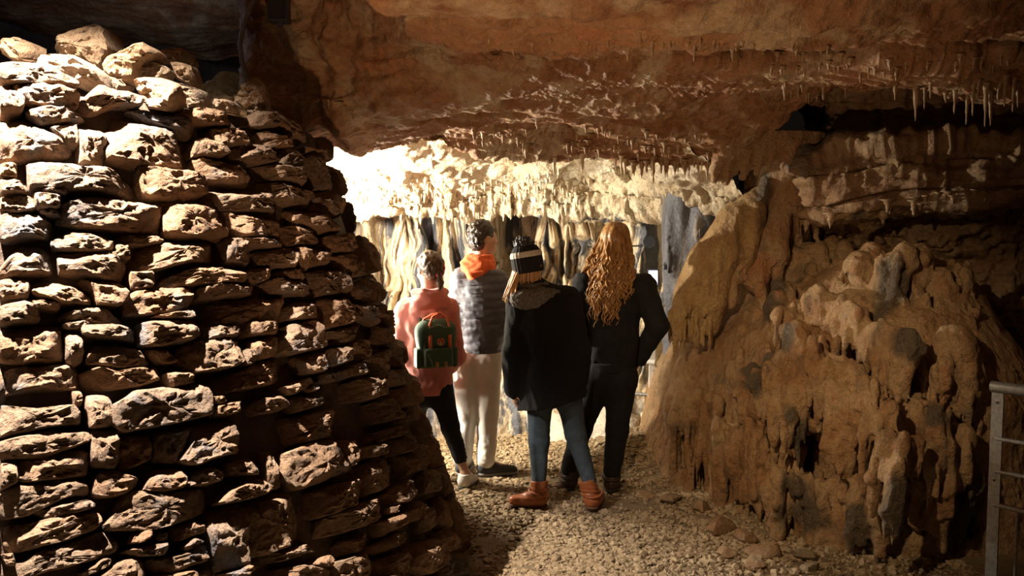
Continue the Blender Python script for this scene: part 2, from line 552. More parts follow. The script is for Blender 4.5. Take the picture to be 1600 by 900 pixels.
V3 = (0, 300, [
 [0,30,150,20,170,85,60,100,0,90],[150,20,270,30,275,90,170,85],[0,100,60,100,190,110,255,150,255,215,100,215,0,230],[180,90,285,95,285,125,200,115],
 [285,65,430,40,650,40,760,60,760,190,640,195,430,170,270,155],[700,35,850,70,1000,110,1050,185,1045,220,850,220,765,195,765,60],[190,0,305,0,305,30,195,20],
 [245,230,310,190,490,215,525,240,525,285,380,285,245,265],[530,205,760,205,755,245,540,250],[535,250,590,250,590,290,540,285],[510,290,600,290,605,325,520,310],
 [0,360,100,250,190,245,240,290,265,375,100,395,0,400],[270,285,450,290,590,325,595,410,560,418,280,380],[605,265,830,225,1030,220,1030,330,860,340,700,365,605,360],
 [1040,220,1120,220,1180,310,1150,345,1045,335],[600,375,700,380,715,420,700,460,600,465],[740,430,800,390,950,350,1060,340,1120,390,1115,435,940,445,750,450],
 [0,410,140,415,140,500,0,510],[140,425,240,415,430,490,440,525,280,525,150,480],[380,410,570,430,590,500,560,540,450,530,440,480],[145,510,280,530,280,550,170,545],
 [0,545,110,520,190,560,195,610,0,625],[280,580,380,535,490,540,530,585,575,610,560,630,400,610,275,600],[590,490,640,460,890,455,895,500,870,555,700,585,585,580],
 [700,590,890,560,885,600,760,605],[910,460,1000,445,1200,440,1240,465,1190,480,1040,500,920,510],[0,650,140,615,280,625,300,680,310,780,200,800,0,795],
 [300,650,370,690,390,800,350,820,315,790],[290,625,400,605,430,615,390,640,310,645],[380,630,500,625,630,660,630,710,540,700,380,680],
 [440,720,560,700,640,740,720,790,700,815,560,825,400,800],[640,625,850,600,905,640,910,690,740,730,635,725],[90,780,190,780,190,800,110,805],
 [830,720,1000,695,1110,700,1120,800,1060,830,900,850,835,790],[940,630,1110,625,1120,680,950,690],[1130,745,1175,745,1175,810,1135,815],
 [680,740,790,735,830,800,740,800],[0,830,80,815,300,800,365,820,370,915,170,930,0,945],[375,850,460,825,500,860,770,810,765,870,640,915,400,930],[770,850,890,845,900,900,800,925]])
V4 = (0, 600, [
 [0,90,130,110,340,100,370,150,370,190,200,205,0,250],[340,40,380,40,375,110,350,110],[400,60,510,60,530,200,410,210],
 [510,110,620,40,800,20,940,5,965,40,970,150,740,200,560,230,515,180],[0,270,230,220,305,235,410,225,415,270,340,300,200,350,0,360],
 [80,360,330,310,410,320,410,430,300,450,90,460],[0,370,75,365,80,470,0,500],[420,210,540,205,545,290,530,400,420,390],[545,250,700,240,715,350,580,405,530,390],[715,230,880,200,880,300,820,370,720,360],
 [890,190,1060,170,1110,170,1155,230,1150,310,970,360,890,385,825,365,885,290],[975,65,1055,55,1050,95,980,100],[975,110,1125,80,1125,135,980,165],
 [0,520,100,470,330,435,420,485,415,520,320,525,130,620,0,640],[430,500,460,410,520,405,600,435,645,440,635,490,540,530,440,535],
 [660,500,700,430,740,395,845,390,865,460,840,490,760,510],[875,480,890,430,970,390,1055,430,1040,440,980,470,885,485],[1050,370,1180,350,1195,430,1060,430],
 [140,600,410,545,440,560,430,590,200,640],[20,670,170,650,320,610,450,600,470,640,420,690,250,750,40,795,15,760],
 [490,660,590,510,700,500,840,510,985,490,990,590,900,630,700,685,500,690],[1000,560,1060,500,1200,445,1260,470,1250,510,1150,545,1010,570],
 [980,640,1000,590,1140,560,1150,590,1145,860,1020,880,1000,800,975,690],[0,840,60,870,180,790,330,740,480,690,545,740,540,790,350,850,180,890,60,930,0,930],
 [590,750,620,705,690,690,700,720,660,745],[700,710,780,680,780,740,710,745],[795,670,950,645,970,690,830,740,795,720],[560,790,700,750,790,740,760,800,640,815],
 [370,890,480,820,520,820,500,860,400,900],[430,920,560,830,660,820,665,940,430,940],[670,830,840,800,960,750,960,830,820,880,670,890],[840,770,900,725,940,740,860,785],
 [925,890,990,860,1010,930,930,930],[680,905,900,880,910,940,680,950],[1070,910,1140,850,1180,880,1170,930],[0,800,60,790,70,850,20,850]])
V5 = (300, 350, [
 [310,125,460,110,480,145,485,205,310,195],[480,110,540,100,545,210,510,215],[545,110,600,95,650,150,630,190,550,195],[235,240,280,205,385,205,385,250,300,280,240,275],
 [400,215,480,210,520,245,500,270,400,240],[525,230,640,205,700,230,725,325,560,335,525,290],[340,270,400,250,500,285,560,325,540,340,350,310],
 [20,385,130,350,300,345,440,345,445,440,300,455,20,475],[445,390,500,360,555,380,585,440,450,450],[565,360,630,340,720,370,790,440,720,470,610,495,600,420],
 [735,290,790,265,850,330,860,380,780,370,740,340],[740,380,800,390,860,440,850,480,790,440],[440,480,560,450,590,500,605,580,480,610,395,615,400,560,450,510],
 [615,505,790,475,805,510,700,560,630,570],[630,590,720,580,720,650,640,670],[725,570,800,540,860,560,850,610,780,640,725,640],[265,545,380,540,380,620,300,640,275,610],
 [60,740,220,690,350,630,470,620,485,710,380,750,200,780,90,800],[495,620,600,610,630,690,530,705,500,660],[695,690,760,660,820,680,820,700,710,725],
 [820,630,890,600,930,640,920,690,840,700],[600,710,640,695,680,720,670,740,600,740],[480,745,550,715,575,745,500,785],[395,775,470,755,475,790,430,810],[535,770,580,755,590,775,540,790],
 [690,770,730,740,870,715,925,730,930,780,850,820,690,830],[460,825,500,805,640,795,650,830,580,860,475,885],[270,850,300,820,400,810,430,850,430,870,300,895],
 [75,820,150,810,150,840,80,850],[85,860,220,830,220,880,90,900],[900,690,980,690,1000,760,940,760],[860,440,920,500,930,560,870,560],[930,560,960,610,985,690,930,650],
 [620,60,730,50,760,120,650,130],[650,150,740,150,740,230,690,210],[740,130,790,180,800,250,740,250],[250,460,390,470,385,520,250,530],[940,770,1000,770,1030,860,950,850],[800,260,840,270,880,390,860,360],[860,390,900,430,930,500,900,480]])
V6 = (350, 600, [
 [180,190,210,155,360,150,480,120,620,130,625,220,480,250,190,305],[630,100,770,70,840,60,850,150,700,190,640,215],[630,250,740,220,850,180,890,190,830,240,700,275,640,290],
 [640,300,770,275,780,320,650,350],[540,260,620,260,625,370,580,395],[275,330,430,265,510,260,545,330,575,410,330,500,280,430],[190,310,240,310,260,490,210,490],
 [405,510,480,480,600,455,630,540,590,570,450,630,415,625],[600,410,720,340,800,380,815,430,790,470,640,535],[460,640,590,575,735,530,750,590,740,630,600,680,465,725],
 [740,520,870,440,910,490,850,550,760,570],[755,585,800,570,790,600,760,615],[720,650,840,600,860,640,740,715],[850,600,920,540,940,580,880,650],
 [540,760,590,710,680,690,720,720,640,770,545,815],[700,760,780,710,900,670,900,700,780,770,700,820],[515,840,680,780,690,830,680,900,520,910],
 [690,840,820,790,890,800,880,860,790,900,690,900],[660,920,780,900,800,940,700,950],[890,750,980,720,1020,830,960,890,890,860],[230,870,370,850,480,870,485,920,240,920],
 [105,570,270,500,320,510,395,610,395,710,300,760,105,830],[120,835,290,765,460,740,485,775,390,790,200,850,130,885],[390,850,490,800,500,860],[0,890,90,850,120,880,30,920],
 [820,330,890,310,930,340,920,400,840,430],[900,290,940,290,960,370,930,390],[930,420,980,400,1010,500,950,510],[920,600,990,570,1000,650,930,700],[1000,520,1030,600,1050,680,1000,640],
 [1000,690,1060,690,1080,770,1020,800],[1080,780,1120,820,1140,900,1060,900],[780,250,880,240,890,300,790,340],[850,70,880,80,900,170,860,170],[960,390,990,400,1010,470,990,480],[1020,810,1060,800,1060,900,1000,900]])

rng = np.random.RandomState(3)


def stone_mesh(poly, seed, depth=0.16, out=None, shrink=-0.035, steep=1.0, crag=1.0):
    """one stone: outline poly in (arc, slant) metres on the wall face -> verts (arc, slant, h), quads"""
    rs = np.random.RandomState(seed)
    P = np.asarray(poly, float)
    c = P.mean(0)
    # close the outline, resample, soften
    Q = np.concatenate([P, P[:1]])
    L = np.concatenate([[0], np.cumsum(np.linalg.norm(np.diff(Q, axis=0), axis=1))])
    per = L[-1]
    M = int(np.clip(per / 0.017, 20, 56))
    s = np.linspace(0, per, M, endpoint=False)
    B = np.stack([np.interp(s, L, Q[:, 0]), np.interp(s, L, Q[:, 1])], 1)
    B = 0.14 * np.roll(B, 1, 0) + 0.72 * B + 0.14 * np.roll(B, -1, 0)
    c = B.mean(0)
    B = B + (c - B) * shrink
    size = math.sqrt(max(1e-5, np.prod(B.max(0) - B.min(0))))
    area_h = (B.max(0) - B.min(0))[1]
    rings = [0.0, 0.16, 0.31, 0.45, 0.58, 0.7, 0.8, 0.89, 0.955, 1.0]
    V = []
    out = rs.uniform(0.015, 0.055) if out is None else out
    # chiselled face: lowest of a few tilted planes; the top arris is knocked back
    pl = [(rs.normal(0, 0.10), rs.normal(0.0, 0.12), out)]
    for k in range(4):
        a = rs.uniform(0, 2 * math.pi)
        st = rs.uniform(0.35, 1.3) * steep
        pl.append((st * math.cos(a), st * math.sin(a), out + st * size * rs.uniform(0.16, 0.46)))
    st = rs.uniform(0.6, 1.8)
    pl.append((rs.normal(0, 0.15), st, out + st * area_h * rs.uniform(0.05, 0.34)))
    off = rs.uniform(-50, 50, 3)
    for r in rings:
        p = c + (B - c) * r
        d = p - c
        h = np.full(M, 9.0)
        for gx, gy, h0 in pl:
            h = np.minimum(h, h0 - gx * d[:, 0] - gy * d[:, 1])
        rim = (1 - r) * size
        h = h - 0.012 * np.exp(-rim / 0.006)
        V.append(np.column_stack([p, h]))
    hedge = V[-1][:, 2]
    for t in (0.35, 1.0):
        p = c + (B - c) * (1.0 - 0.06 * t)
        V.append(np.column_stack([p, hedge * (1 - t) + (-depth) * t]))
    V.append(np.column_stack([np.repeat(c[None], M, 0), np.full(M, -depth)]))
    V = np.concatenate(V)
    n = noise(V[:, 0] * 9 + off[0], V[:, 1] * 9 + off[1], V[:, 2] * 9 + off[2])
    n2 = ridged(V[:, 0] * 22 + off[1], V[:, 1] * 30 + off[2], V[:, 2] * 22 + off[0], 3, 0.6) - 0.7
    front = np.clip((V[:, 2] + depth) / depth, 0, 1)
    V[:, 2] += front * (0.016 * n + 0.0105 * n2) * crag
    V[:, 0] += 0.006 * noise(V[:, 0] * 14 + off[2], V[:, 1] * 14, V[:, 2] * 14 + off[1])
    V[:, 1] += 0.006 * noise(V[:, 0] * 14 + off[0], V[:, 1] * 14 + 9, V[:, 2] * 14 + off[2])
    nr = len(V) // M
    i = np.arange(nr - 1)[:, None]; j = np.arange(M)[None, :]; j2 = (j + 1) % M
    q = np.stack([i * M + j, (i + 1) * M + j, (i + 1) * M + j2, i * M + j2], -1).reshape(-1, 4)
    return V, q


def place_stone(tz, seed, parent, name='stone', **kw):
    """tz: outline as (theta, z) on the wall cone"""
    tz = np.asarray(tz, float)
    t0, z0 = tz.mean(0)
    r = R0 - BAT * z0
    P = np.column_stack([(tz[:, 0] - t0) * r, (tz[:, 1] - z0) * SL])
    V, q = stone_mesh(P, seed, **kw)
    W = cone_pt(t0 + V[:, 0] / r, z0 + V[:, 1] / SL, V[:, 2])
    a = W[q]; n = np.cross(a[:, 2] - a[:, 0], a[:, 3] - a[:, 1]); cc = W.mean(0)
    if ((a.mean(1) - cc) * n).sum() < 0: q = q[:, ::-1]
    me = mesh_np(name, W - cc, q)
    try:
        me.set_sharp_from_angle(angle=math.radians(42))
    except Exception:
        pass
    return link(name, me, M_stone, parent, loc=cc)


# core of the wall behind the stones
nt_, nz_ = 72, 12
th = np.linspace(-math.pi, math.pi, nt_, endpoint=False)
zz = np.concatenate([np.linspace(-0.2, WTOP, nz_), [WTOP + 0.02, WTOP + 0.03]])
T, Z = np.meshgrid(th, zz, indexing='ij')
C = cone_pt(T, Z, np.full_like(T, -0.055))
C[:, -2, :2] = AX + (C[:, -3, :2] - AX) * 0.93
C[:, -1, :2] = AX
wall = link('wall_left', mesh_np('wall_left', C.reshape(-1, 3), grid_faces(nt_, nz_ + 2, wrap=True)), M_core)
tag(wall, 'battered round dry stone wall of rough brown blocks lit from above on the left', kind='structure')

seed = 100
for ox, oy, polys in (V1, V2, V3, V4, V5, V6):
    for f in polys:
        tz = [cone_hit(ox + f[i] / 3.0, oy + f[i + 1] / 3.0) for i in range(0, len(f), 2)]
        seed += 1
        place_stone(tz, seed, wall)

# courses beyond the edges of the photograph: round the left and far sides and down to the floor
def pix(p):
    d = p - CAM
    c, s = math.cos(PITCH), math.sin(PITCH)
    f = d[1] * c - d[2] * s; u = d[1] * s + d[2] * c
    return (800 + FPX * d[0] / f, 450 - FPX * u / f)

z = -0.02
while z < WTOP - 0.05:
    hgt = rng.uniform(0.12, 0.22)
    t = -math.pi * 0.98
    while t < 0.75:
        w = rng.uniform(0.2, 0.5) / (R0 - BAT * z)
        p = cone_pt(np.array(t + w / 2), np.array(z + hgt / 2), np.array(0.0))
        nrm = np.array([math.cos(t + w / 2), math.sin(t + w / 2)])
        fac = -((p[:2] - CAM[:2]) @ nrm) / np.linalg.norm(p[:2] - CAM[:2])
        x, y = pix(p)
        hw = 0.5 * w * (R0 - BAT * z) * FPX / max(p[1], 0.5) * abs(math.sin(t + w / 2))
        inframe = (x + hw * 0.8 > 0 and y < 900 + 20 and p[1] > 0.3)
        far = (t > 0.22) or (t < -2.6)
        if (fac > 0.02 and not inframe and t > -2.9) or (fac <= 0.0 and 0.02 < t < 0.7):
            g = 0.006
            tz = [(t + g, z + g), (t + w * 0.5, z + g - 0.01), (t + w - g, z + g), (t + w - g + rng.uniform(-.02, .02), z + hgt - g),
                  (t + w * 0.5, z + hgt - g + rng.uniform(-.015, .015)), (t + g, z + hgt - g)]
            seed += 1
            place_stone(tz, seed, wall)
        t += w
    z += hgt


# ------------------------------------------------------------------ loose rocks on the wall head
def rock(name, c, size, seed, mat, n=18, yaw=0.0, flat=0.0, detail=0.10):
    """angular boulder: a ball cut by random planes"""
    rs = np.random.RandomState(seed)
    u = np.linspace(0, 2 * math.pi, n * 2, endpoint=False); v = np.linspace(0, math.pi, n)
    U, Vv = np.meshgrid(u, v, indexing='ij')
    D = np.stack([np.cos(U) * np.sin(Vv), np.sin(U) * np.sin(Vv), np.cos(Vv)], -1).reshape(-1, 3)
    r = np.full(len(D), 1.25)
    for k in range(11):
        nn = rs.normal(size=3); nn /= np.linalg.norm(nn)
        dd = D @ nn
        r = np.minimum(r, np.where(dd > 0.05, rs.uniform(0.62, 0.95) / np.maximum(dd, 0.05), 9))
    off = rs.uniform(-40, 40, 3)
    r = r * (1 + detail * fbm(D[:, 0] * 2 + off[0], D[:, 1] * 2 + off[1], D[:, 2] * 2 + off[2], 4))
    P = D * r[:, None] * (np.asarray(size) / 2)
    cy, sy = math.cos(yaw), math.sin(yaw)
    P = P @ np.array([[cy, sy, 0], [-sy, cy, 0], [0, 0, 1]])
    q = grid_faces(n * 2, n, wrap=True, flip=True)
    me = mesh_np(name, P, q)
    try: me.set_sharp_from_angle(angle=math.radians(38))
    except Exception: pass
    return link(name, me, mat, loc=c)


def loose(poly, Y, seed, label, thick=0.8, mat=None):
    P = np.array(poly, float).reshape(-1, 2) / 3.0
    x0, y0 = P.min(0); x1, y1 = P.max(0)
    c = px((x0 + x1) / 2, (y0 + y1) / 2, Y)
    w = (x1 - x0) / FPX * Y; h = (y1 - y0) / FPX * Y
    # outline-following boulder: polygon swept through a rounded depth
    W = np.array([px(a, b, Y) for a, b in P])
    loc2 = np.column_stack([W[:, 0] - c[0], W[:, 2] - c[2]])
    V, q = stone_mesh(loc2, seed, depth=min(w, h) * thick, out=min(w, h) * 0.30, shrink=-0.06, steep=3.0, crag=2.0)
    W = np.column_stack([c[0] + V[:, 0], c[1] - V[:, 2], c[2] + V[:, 1]])
    me = mesh_np('loose_rock', W - c, q[:, ::-1])
    try: me.set_sharp_from_angle(angle=math.radians(40))
    except Exception: pass
    o = link('loose_rock', me, mat or M_rubble, loc=c)
    tag(o, label, 'rock', 'loose rocks heaped on the head of the stone wall')
    return o


LOOSE = [
 ([220,225,425,103,470,130,535,240,500,330,455,325,400,300,215,250], 3.82, 'big peaked pale rock at the very top of the rubble heap'),
 ([15,200,70,180,150,200,165,260,120,305,75,300,30,260], 3.70, 'small blue grey rock at the left end of the rubble heap'),
 ([165,245,260,245,360,270,450,330,470,400,380,430,300,360,150,310], 3.42, 'broad brightly lit slab lying below the peaked rock'),
 ([520,290,680,205,728,245,650,300,640,380,560,400,510,330], 3.64, 'slanting flat topped rock right of the peaked rock'),
 ([735,230,840,222,890,250,885,300,800,290,735,290], 4.10, 'tan block at the right back of the rubble heap'),
 ([790,285,890,300,920,370,900,410,820,360], 3.80, 'small orange tan rock under the tan block'),
 ([600,400,720,355,800,380,830,450,800,520,680,500,640,440], 3.42, 'grey faceted rock in front of the rubble heap'),
 ([800,385,940,420,960,500,830,510,835,430], 3.66, 'grey wedge shaped rock beside the faceted rock'),
 ([1000,460,1080,470,1110,540,1020,520], 3.75, 'small brown rock on the dim right shoulder of the wall'),
 ([1095,480,1165,345,1215,380,1250,520,1180,540], 3.95, 'dark triangular rock standing at the right end of the rubble heap'),
 ([450,330,520,330,600,400,560,440,470,420], 3.62, 'bright chunk wedged in the middle of the rubble heap'),
 ([640,300,730,290,800,330,780,380,660,370], 3.70, 'crumbly orange lump between the rubble blocks'),
]
for i, (poly, Y, lab) in enumerate(LOOSE):
    loose(poly, Y, 900 + i, lab)
# earth and small fragments the loose rocks sit in
V = []; 
nu, nv = 60, 26
U, W_ = np.meshgrid(np.linspace(-2.45, -0.62, nu), np.linspace(0, 1, nv), indexing='ij')
ang = np.linspace(-2.35, 0.05, nu)[:, None] * np.ones((1, nv))
rad = (R0 - BAT * WTOP - 0.02) * (1 - 0.9 * W_)
Xh = AX[0] + rad * np.cos(ang); Yh = AX[1] + rad * np.sin(ang)
Zh = WTOP - 0.06 + 0.28 * sstep(0.0, 0.42, W_) * sstep(-0.55, -1.2, ang) + 0.05 * fbm(Xh * 5, Yh * 5, 0 * Xh, 4)
head = link('rubble_fill', mesh_np('rubble_fill', np.stack([Xh, Yh, Zh], -1).reshape(-1, 3), grid_faces(nu, nv)), M_rubble, wall)
tag(head, kind='stuff')

# ------------------------------------------------------------------ ceiling: keyed profile swept along X
SX = [-5.0, -1.75, -1.45, -1.05, -0.70, -0.55, -0.3, 0.3, 0.9, 1.25, 1.6, 2.2, 3.2, 4.6]
# key points (Y, z) from the far edge of the roof slab to behind the camera
KEYS = [
 # rear top
 [(7.4,3.3),(7.2,3.1),(6.6,2.9),(6.4,2.8),(6.4,2.75),(6.3,2.7),(6.2,2.70),(6.2,2.70),(6.2,2.70),(6.2,2.70),(5.9,2.8),(5.6,2.9),(5.4,2.95),(5.2,3.0)],
 # lip
 [(7.2,3.3),(7.0,3.0),(5.75,2.26),(5.70,2.20),(5.75,2.20),(5.8,2.21),(5.95,2.23),(6.0,2.24),(6.0,2.20),(5.9,2.17),(5.25,2.42),(4.95,2.50),(4.75,2.50),(4.6,2.5)],
 [(7.0,3.35),(6.9,3.05),(5.40,2.32),(5.30,2.27),(5.35,2.28),(5.4,2.30),(5.5,2.34),(5.6,2.36),(5.6,2.31),(5.5,2.31),(5.0,2.50),(4.8,2.53),(4.6,2.53),(4.5,2.52)],
 # middle of the underside
 [(6.5,3.4),(6.6,3.15),(5.15,2.45),(5.05,2.42),(5.0,2.42),(5.0,2.43),(5.0,2.46),(5.0,2.48),(5.0,2.47),(5.0,2.47),(4.75,2.53),(4.6,2.55),(4.4,2.55),(4.3,2.54)],
 [(6.0,3.5),(6.3,3.3),(5.05,2.85),(4.95,2.80),(4.7,2.68),(4.6,2.62),(4.5,2.58),(4.45,2.585),(4.45,2.585),(4.45,2.585),(4.4,2.60),(4.3,2.60),(4.2,2.58),(4.1,2.57)],
 # notch
 [(5.5,3.6),(6.0,3.45),(4.95,3.2),(4.8,3.15),(4.5,3.0),(4.45,2.90),(4.34,2.72),(4.34,2.76),(4.38,2.82),(4.38,2.84),(4.35,2.84),(4.25,2.80),(4.15,2.78),(4.0,2.78)],
 # lower edge of the near slab
 [(5.0,3.7),(5.5,3.6),(4.7,3.5),(4.4,3.45),(4.2,3.35),(4.12,2.75),(4.12,2.56),(4.15,2.57),(4.15,2.58),(4.15,2.58),(4.12,2.60),(4.08,2.61),(4.0,2.61),(3.9,2.61)],
 [(4.0,3.8),(4.5,3.7),(4.0,3.65),(3.7,3.6),(3.55,3.5),(3.5,2.75),(3.45,2.58),(3.4,2.575),(3.4,2.58),(3.4,2.58),(3.4,2.60),(3.4,2.62),(3.4,2.62),(3.4,2.62)],
 [(2.5,3.9),(2.8,3.9),(2.7,3.9),(2.6,3.85),(2.5,3.7),(2.5,2.95),(2.5,2.72),(2.5,2.70),(2.5,2.70),(2.5,2.70),(2.5,2.70),(2.5,2.72),(2.5,2.72),(2.5,2.72)],
 [(0.5,3.9),(0.8,3.9),(0.8,3.9),(0.8,3.8),(0.8,3.6),(0.8,3.1),(0.8,2.95),(0.8,2.9),(0.8,2.9),(0.8,2.9),(0.8,2.9),(0.8,2.9),(0.8,2.9),(0.8,2.9)],
 [(-2.5,3.9)] * 14,
]
KEYS = np.array(KEYS)                     # (keys, stations, 2)
# sharpen the left end of the near slab
ins = 0.5 * (KEYS[:, 5] + KEYS[:, 6])
ins[6] = (4.12, 2.575); ins[7] = (3.45, 2.585); ins[8] = (2.5, 2.72)
KEYS = np.insert(KEYS, 6, ins, axis=1)
KEYS[6, 5] = (4.15, 3.05); KEYS[7, 5] = (3.5, 3.05); KEYS[8, 5] = (2.5, 3.2)
SX = SX[:6] + [-0.46] + SX[6:]
# the slot behind the slab undercuts the next bed
KEYS[5, 7:, 0] += 0.22; KEYS[4, 7:, 1] -= 0.03
kv = np.array([0, .07, .17, .32, .47, .53, .60, .74, .84, .92, 1.0])
nu, nv = 700, 460
xs = np.concatenate([np.linspace(-5, -1.8, 60, endpoint=False), np.linspace(-1.8, 3.2, 600, endpoint=False), np.linspace(3.2, 4.6, 40)])
vs = np.concatenate([np.linspace(0, .07, 30, endpoint=False), np.linspace(.07, .74, 360, endpoint=False), np.linspace(.74, 1, 70)])
KX = np.empty((len(KEYS), nu, 2))
xw = xs + 0.0
for i in range(len(KEYS)):
    for c in range(2):
        KX[i, :, c] = np.interp(xw, SX, KEYS[i, :, c])
G = np.empty((nu, nv, 3))
# ledges wander in depth along X
wob = 0.10 * fbm(xs * 1.3, xs * 0 + 3.1, xs * 0, 4)
for c in range(2):
    for i in range(nu):
        G[i, :, 1 + c] = np.interp(vs, kv, KX[:, i, c])
kern = np.array([1, 4, 6, 4, 1]) / 16.0
for rep in range(3):
    Gp = np.pad(G[:, :, 1:], ((2, 2), (2, 2), (0, 0)), 'edge')
    Gs = sum(kern[a] * Gp[:, a:a + nv] for a in range(5))
    G[:, :, 1:] = sum(kern[a] * Gs[a:a + nu] for a in range(5))
G[:, :, 0] = xs[:, None]
G[:, :, 1] += wob[:, None] * sstep(-1.2, 0.2, xs)[:, None]
V = G.reshape(-1, 3).copy()
q = grid_faces(nu, nv)
N = vnormals(V, q)
if N[:, 2].mean() > 0: q = q[:, ::-1]; N = -N
x, y, z = V.T
nearw = sstep(-1.9, -1.4, x)
# big relief, ledged strata, scallops
wx = x + 0.12 * noise(x * 2, y * 2, z * 2); wy = y + 0.15 * noise(x * 1.5 + 7, y * 1.5, z)
d = 0.10 * fbm(x * 0.7, y * 1.3, z * 1.1 + 5, 4, 0.45)
led = fbm(wx * 0.5 + 3, wy * 2.2, z * 2.2, 3, 0.42)
st = led * 4.0
d += 0.055 * (np.floor(st) + sstep(0.72, 1.0, st - np.floor(st)) - st * 0.25) * 0.6
d += 0.030 * np.clip(ridged(wx * 1.1, wy * 3.0, z * 2 + 9, 4, 0.5) - 0.4, -1, 1)
pop = sstep(-0.1, 0.35, noise(x * 0.6 + 4, y * 1.6, z * 0))
d += 0.022 * fbm(wx * 3.2, wy * 5.0, z * 4, 4, 0.55)
d += (0.010 + 0.018 * pop) * ridged(x * 9, y * 12, z * 8, 4, 0.55)
d += (1 - nearw) * 0.25 * fbm(x * 1.5, y * 1.5, z * 1.5, 4)
# vertical flutes on the rock face at the left
fl = sstep(-0.75, -1.0, x) * sstep(-1.7, -1.5, x)
d += fl * 0.06 * noise(x * 9 + 1.2 * noise(x * 2, z * 2, y), y * 0.8, z * 1.2)
V += N * (d * (0.3 + 0.7 * nearw))[:, None]
ceil_o = link('ceiling', mesh_np('ceiling', V, q), M_ceil)
tag(ceil_o, 'low ledged brown cave ceiling overhanging the path', kind='structure')
ceilV, ceilF = V, q

# ------------------------------------------------------------------ back wall of the lit chamber with its roof
path = np.array([(-4.2, 6.3), (-2.6, 7.0), (-1.4, 7.45), (0, 7.6), (0.75, 7.5), (1.15, 7.25), (1.5, 6.85), (1.9, 6.3)])
L = np.concatenate([[0], np.cumsum(np.linalg.norm(np.diff(path, axis=0), axis=1))])
nu, nv = 620, 330
ss = np.linspace(0, L[-1], nu)
ss = np.interp(np.linspace(0, 1, nu), [0, 0.12, 1], [0, 1.9, L[-1]])
PX, PY = np.interp(ss, L, path[:, 0]), np.interp(ss, L, path[:, 1])
for rep in range(60):
    PX[1:-1] = (PX[:-2] + 2 * PX[1:-1] + PX[2:]) / 4; PY[1:-1] = (PY[:-2] + 2 * PY[1:-1] + PY[2:]) / 4
TX, TY = np.gradient(PX), np.gradient(PY); tl = np.hypot(TX, TY); TX /= tl; TY /= tl
NX, NY = TY, -TX                                  # towards the camera
pz = np.array([-0.15, 0.0, 0.35, 0.60, 0.80, 1.2, 1.70, 1.78, 1.82, 1.90, 1.97, 2.03, 2.10, 2.18, 2.26, 2.36, 2.46, 2.56])
po = np.array([0.30, 0.25, 0.20, 0.13, 0.05, 0.02, -.06, -.04, 0.26, 0.30, 0.30, 0.38, 0.50, 0.68, 0.90, 1.2, 1.55, 1.95])
tv = np.concatenate([[0], np.cumsum(np.hypot(np.diff(pz), np.diff(po)))])
tt = np.linspace(0, tv[-1], nv)
ZZ = np.interp(tt, tv, pz); OO = np.interp(tt, tv, po)
X = PX[:, None] + NX[:, None] * OO[None]; Y = PY[:, None] + NY[:, None] * OO[None]
Zw = np.repeat(ZZ[None], nu, 0)
# the shelf with its fringe rises towards the right
Zw = Zw + (0.03 * np.sin(PX * 2.1) + 0.10 * noise(PX * 1.7, PX * 0, PX * 0 + 2) + 0.05 * noise(PX * 5.0, PX * 0, PX * 0 + 7))[:, None] * sstep(1.2, 1.8, Zw)
V = np.stack([X, Y, Zw], -1).reshape(-1, 3)
q = grid_faces(nu, nv)
N = vnormals(V, q)
if (N[:, 1] * 1).mean() > 0: q = q[:, ::-1]; N = -N
x, y, z = V.T
S_ = np.repeat(ss[:, None], nv, 1).ravel()
zf_ = z + 0.22 * noise(S_ * 1.7, S_ * 0, S_ * 0 + 6)
body = sstep(0.45, 0.85, zf_) * sstep(1.84, 1.76, z)
shelf = sstep(1.78, 1.82, z) * sstep(2.10, 1.98, z)
roof = sstep(1.98, 2.12, z)
foot = sstep(0.85, 0.45, zf_)
w = S_ + 0.12 * noise(S_ * 1.6, z * 1.5, S_ * 0) + 0.05 * noise(S_ * 5, z * 4, S_ * 0 + 4) + 0.015 * noise(S_ * 12, z * 12, S_ * 0 + 9)
flute = ridged(w * 3.6, z * 0.45, w * 0 + 1.7, 3, 0.6)
flute2 = ridged(w * 8.5, z * 0.5, w * 0 + 5.2, 3, 0.6)
d = body * (0.09 - 0.30 * np.clip(flute - 0.45, 0, 2) - 0.07 * np.clip(flute2 - 0.2, 0, 2))
d += body * -0.16 * sstep(0.35, 0.6, noise(w * 1.9 + 4.4, z * 0.8, w * 0)) 
d += body * 0.06 * fbm(S_ * 1.2, z * 1.2, S_ * 0 + 8, 3)
# a deep cleft behind the man's head, an arched niche further right
d += -0.55 * sstep(0.14, 0.05, np.abs(x - 0.03 - 0.05 * (z - 1.4))) * sstep(0.9, 1.1, z) * sstep(1.84, 1.74, z)
d += -0.16 * sstep(1, 0.7, np.hypot((x - 0.50) / 0.24, (z - 1.5) / 0.20)) * sstep(0.9, 1.1, z)
d += shelf * (0.05 * ridged(w * 4.2, z * 1.0, w * 0 + 2, 4, 0.6) + 0.05 * fbm(S_ * 9, z * 7, y * 7, 4, 0.6))
d += roof * (0.09 * fbm(x * 1.8, y * 1.8, z * 1.5, 5) + 0.04 * ridged(x * 3, y * 3, z, 3))
d += foot * (0.06 * fbm(S_ * 2, z * 2, S_ * 0, 4) + 0.03 * ridged(w * 3, z * 1.0, w * 0, 3))
d += 0.012 * fbm(x * 12, y * 12, z * 9, 4)
V = V + N * d[:, None]
back = link('wall_back', mesh_np('wall_back', V, q), M_back)
back.data.materials.append(M_pale)
back.data.polygons.foreach_set('material_index', (V[q].mean(1)[:, 2] > 1.80 + 0.05 * noise(V[q].mean(1)[:, 0] * 3, V[q].mean(1)[:, 1] * 3, V[q].mean(1)[:, 2] * 0)).astype(np.int32))
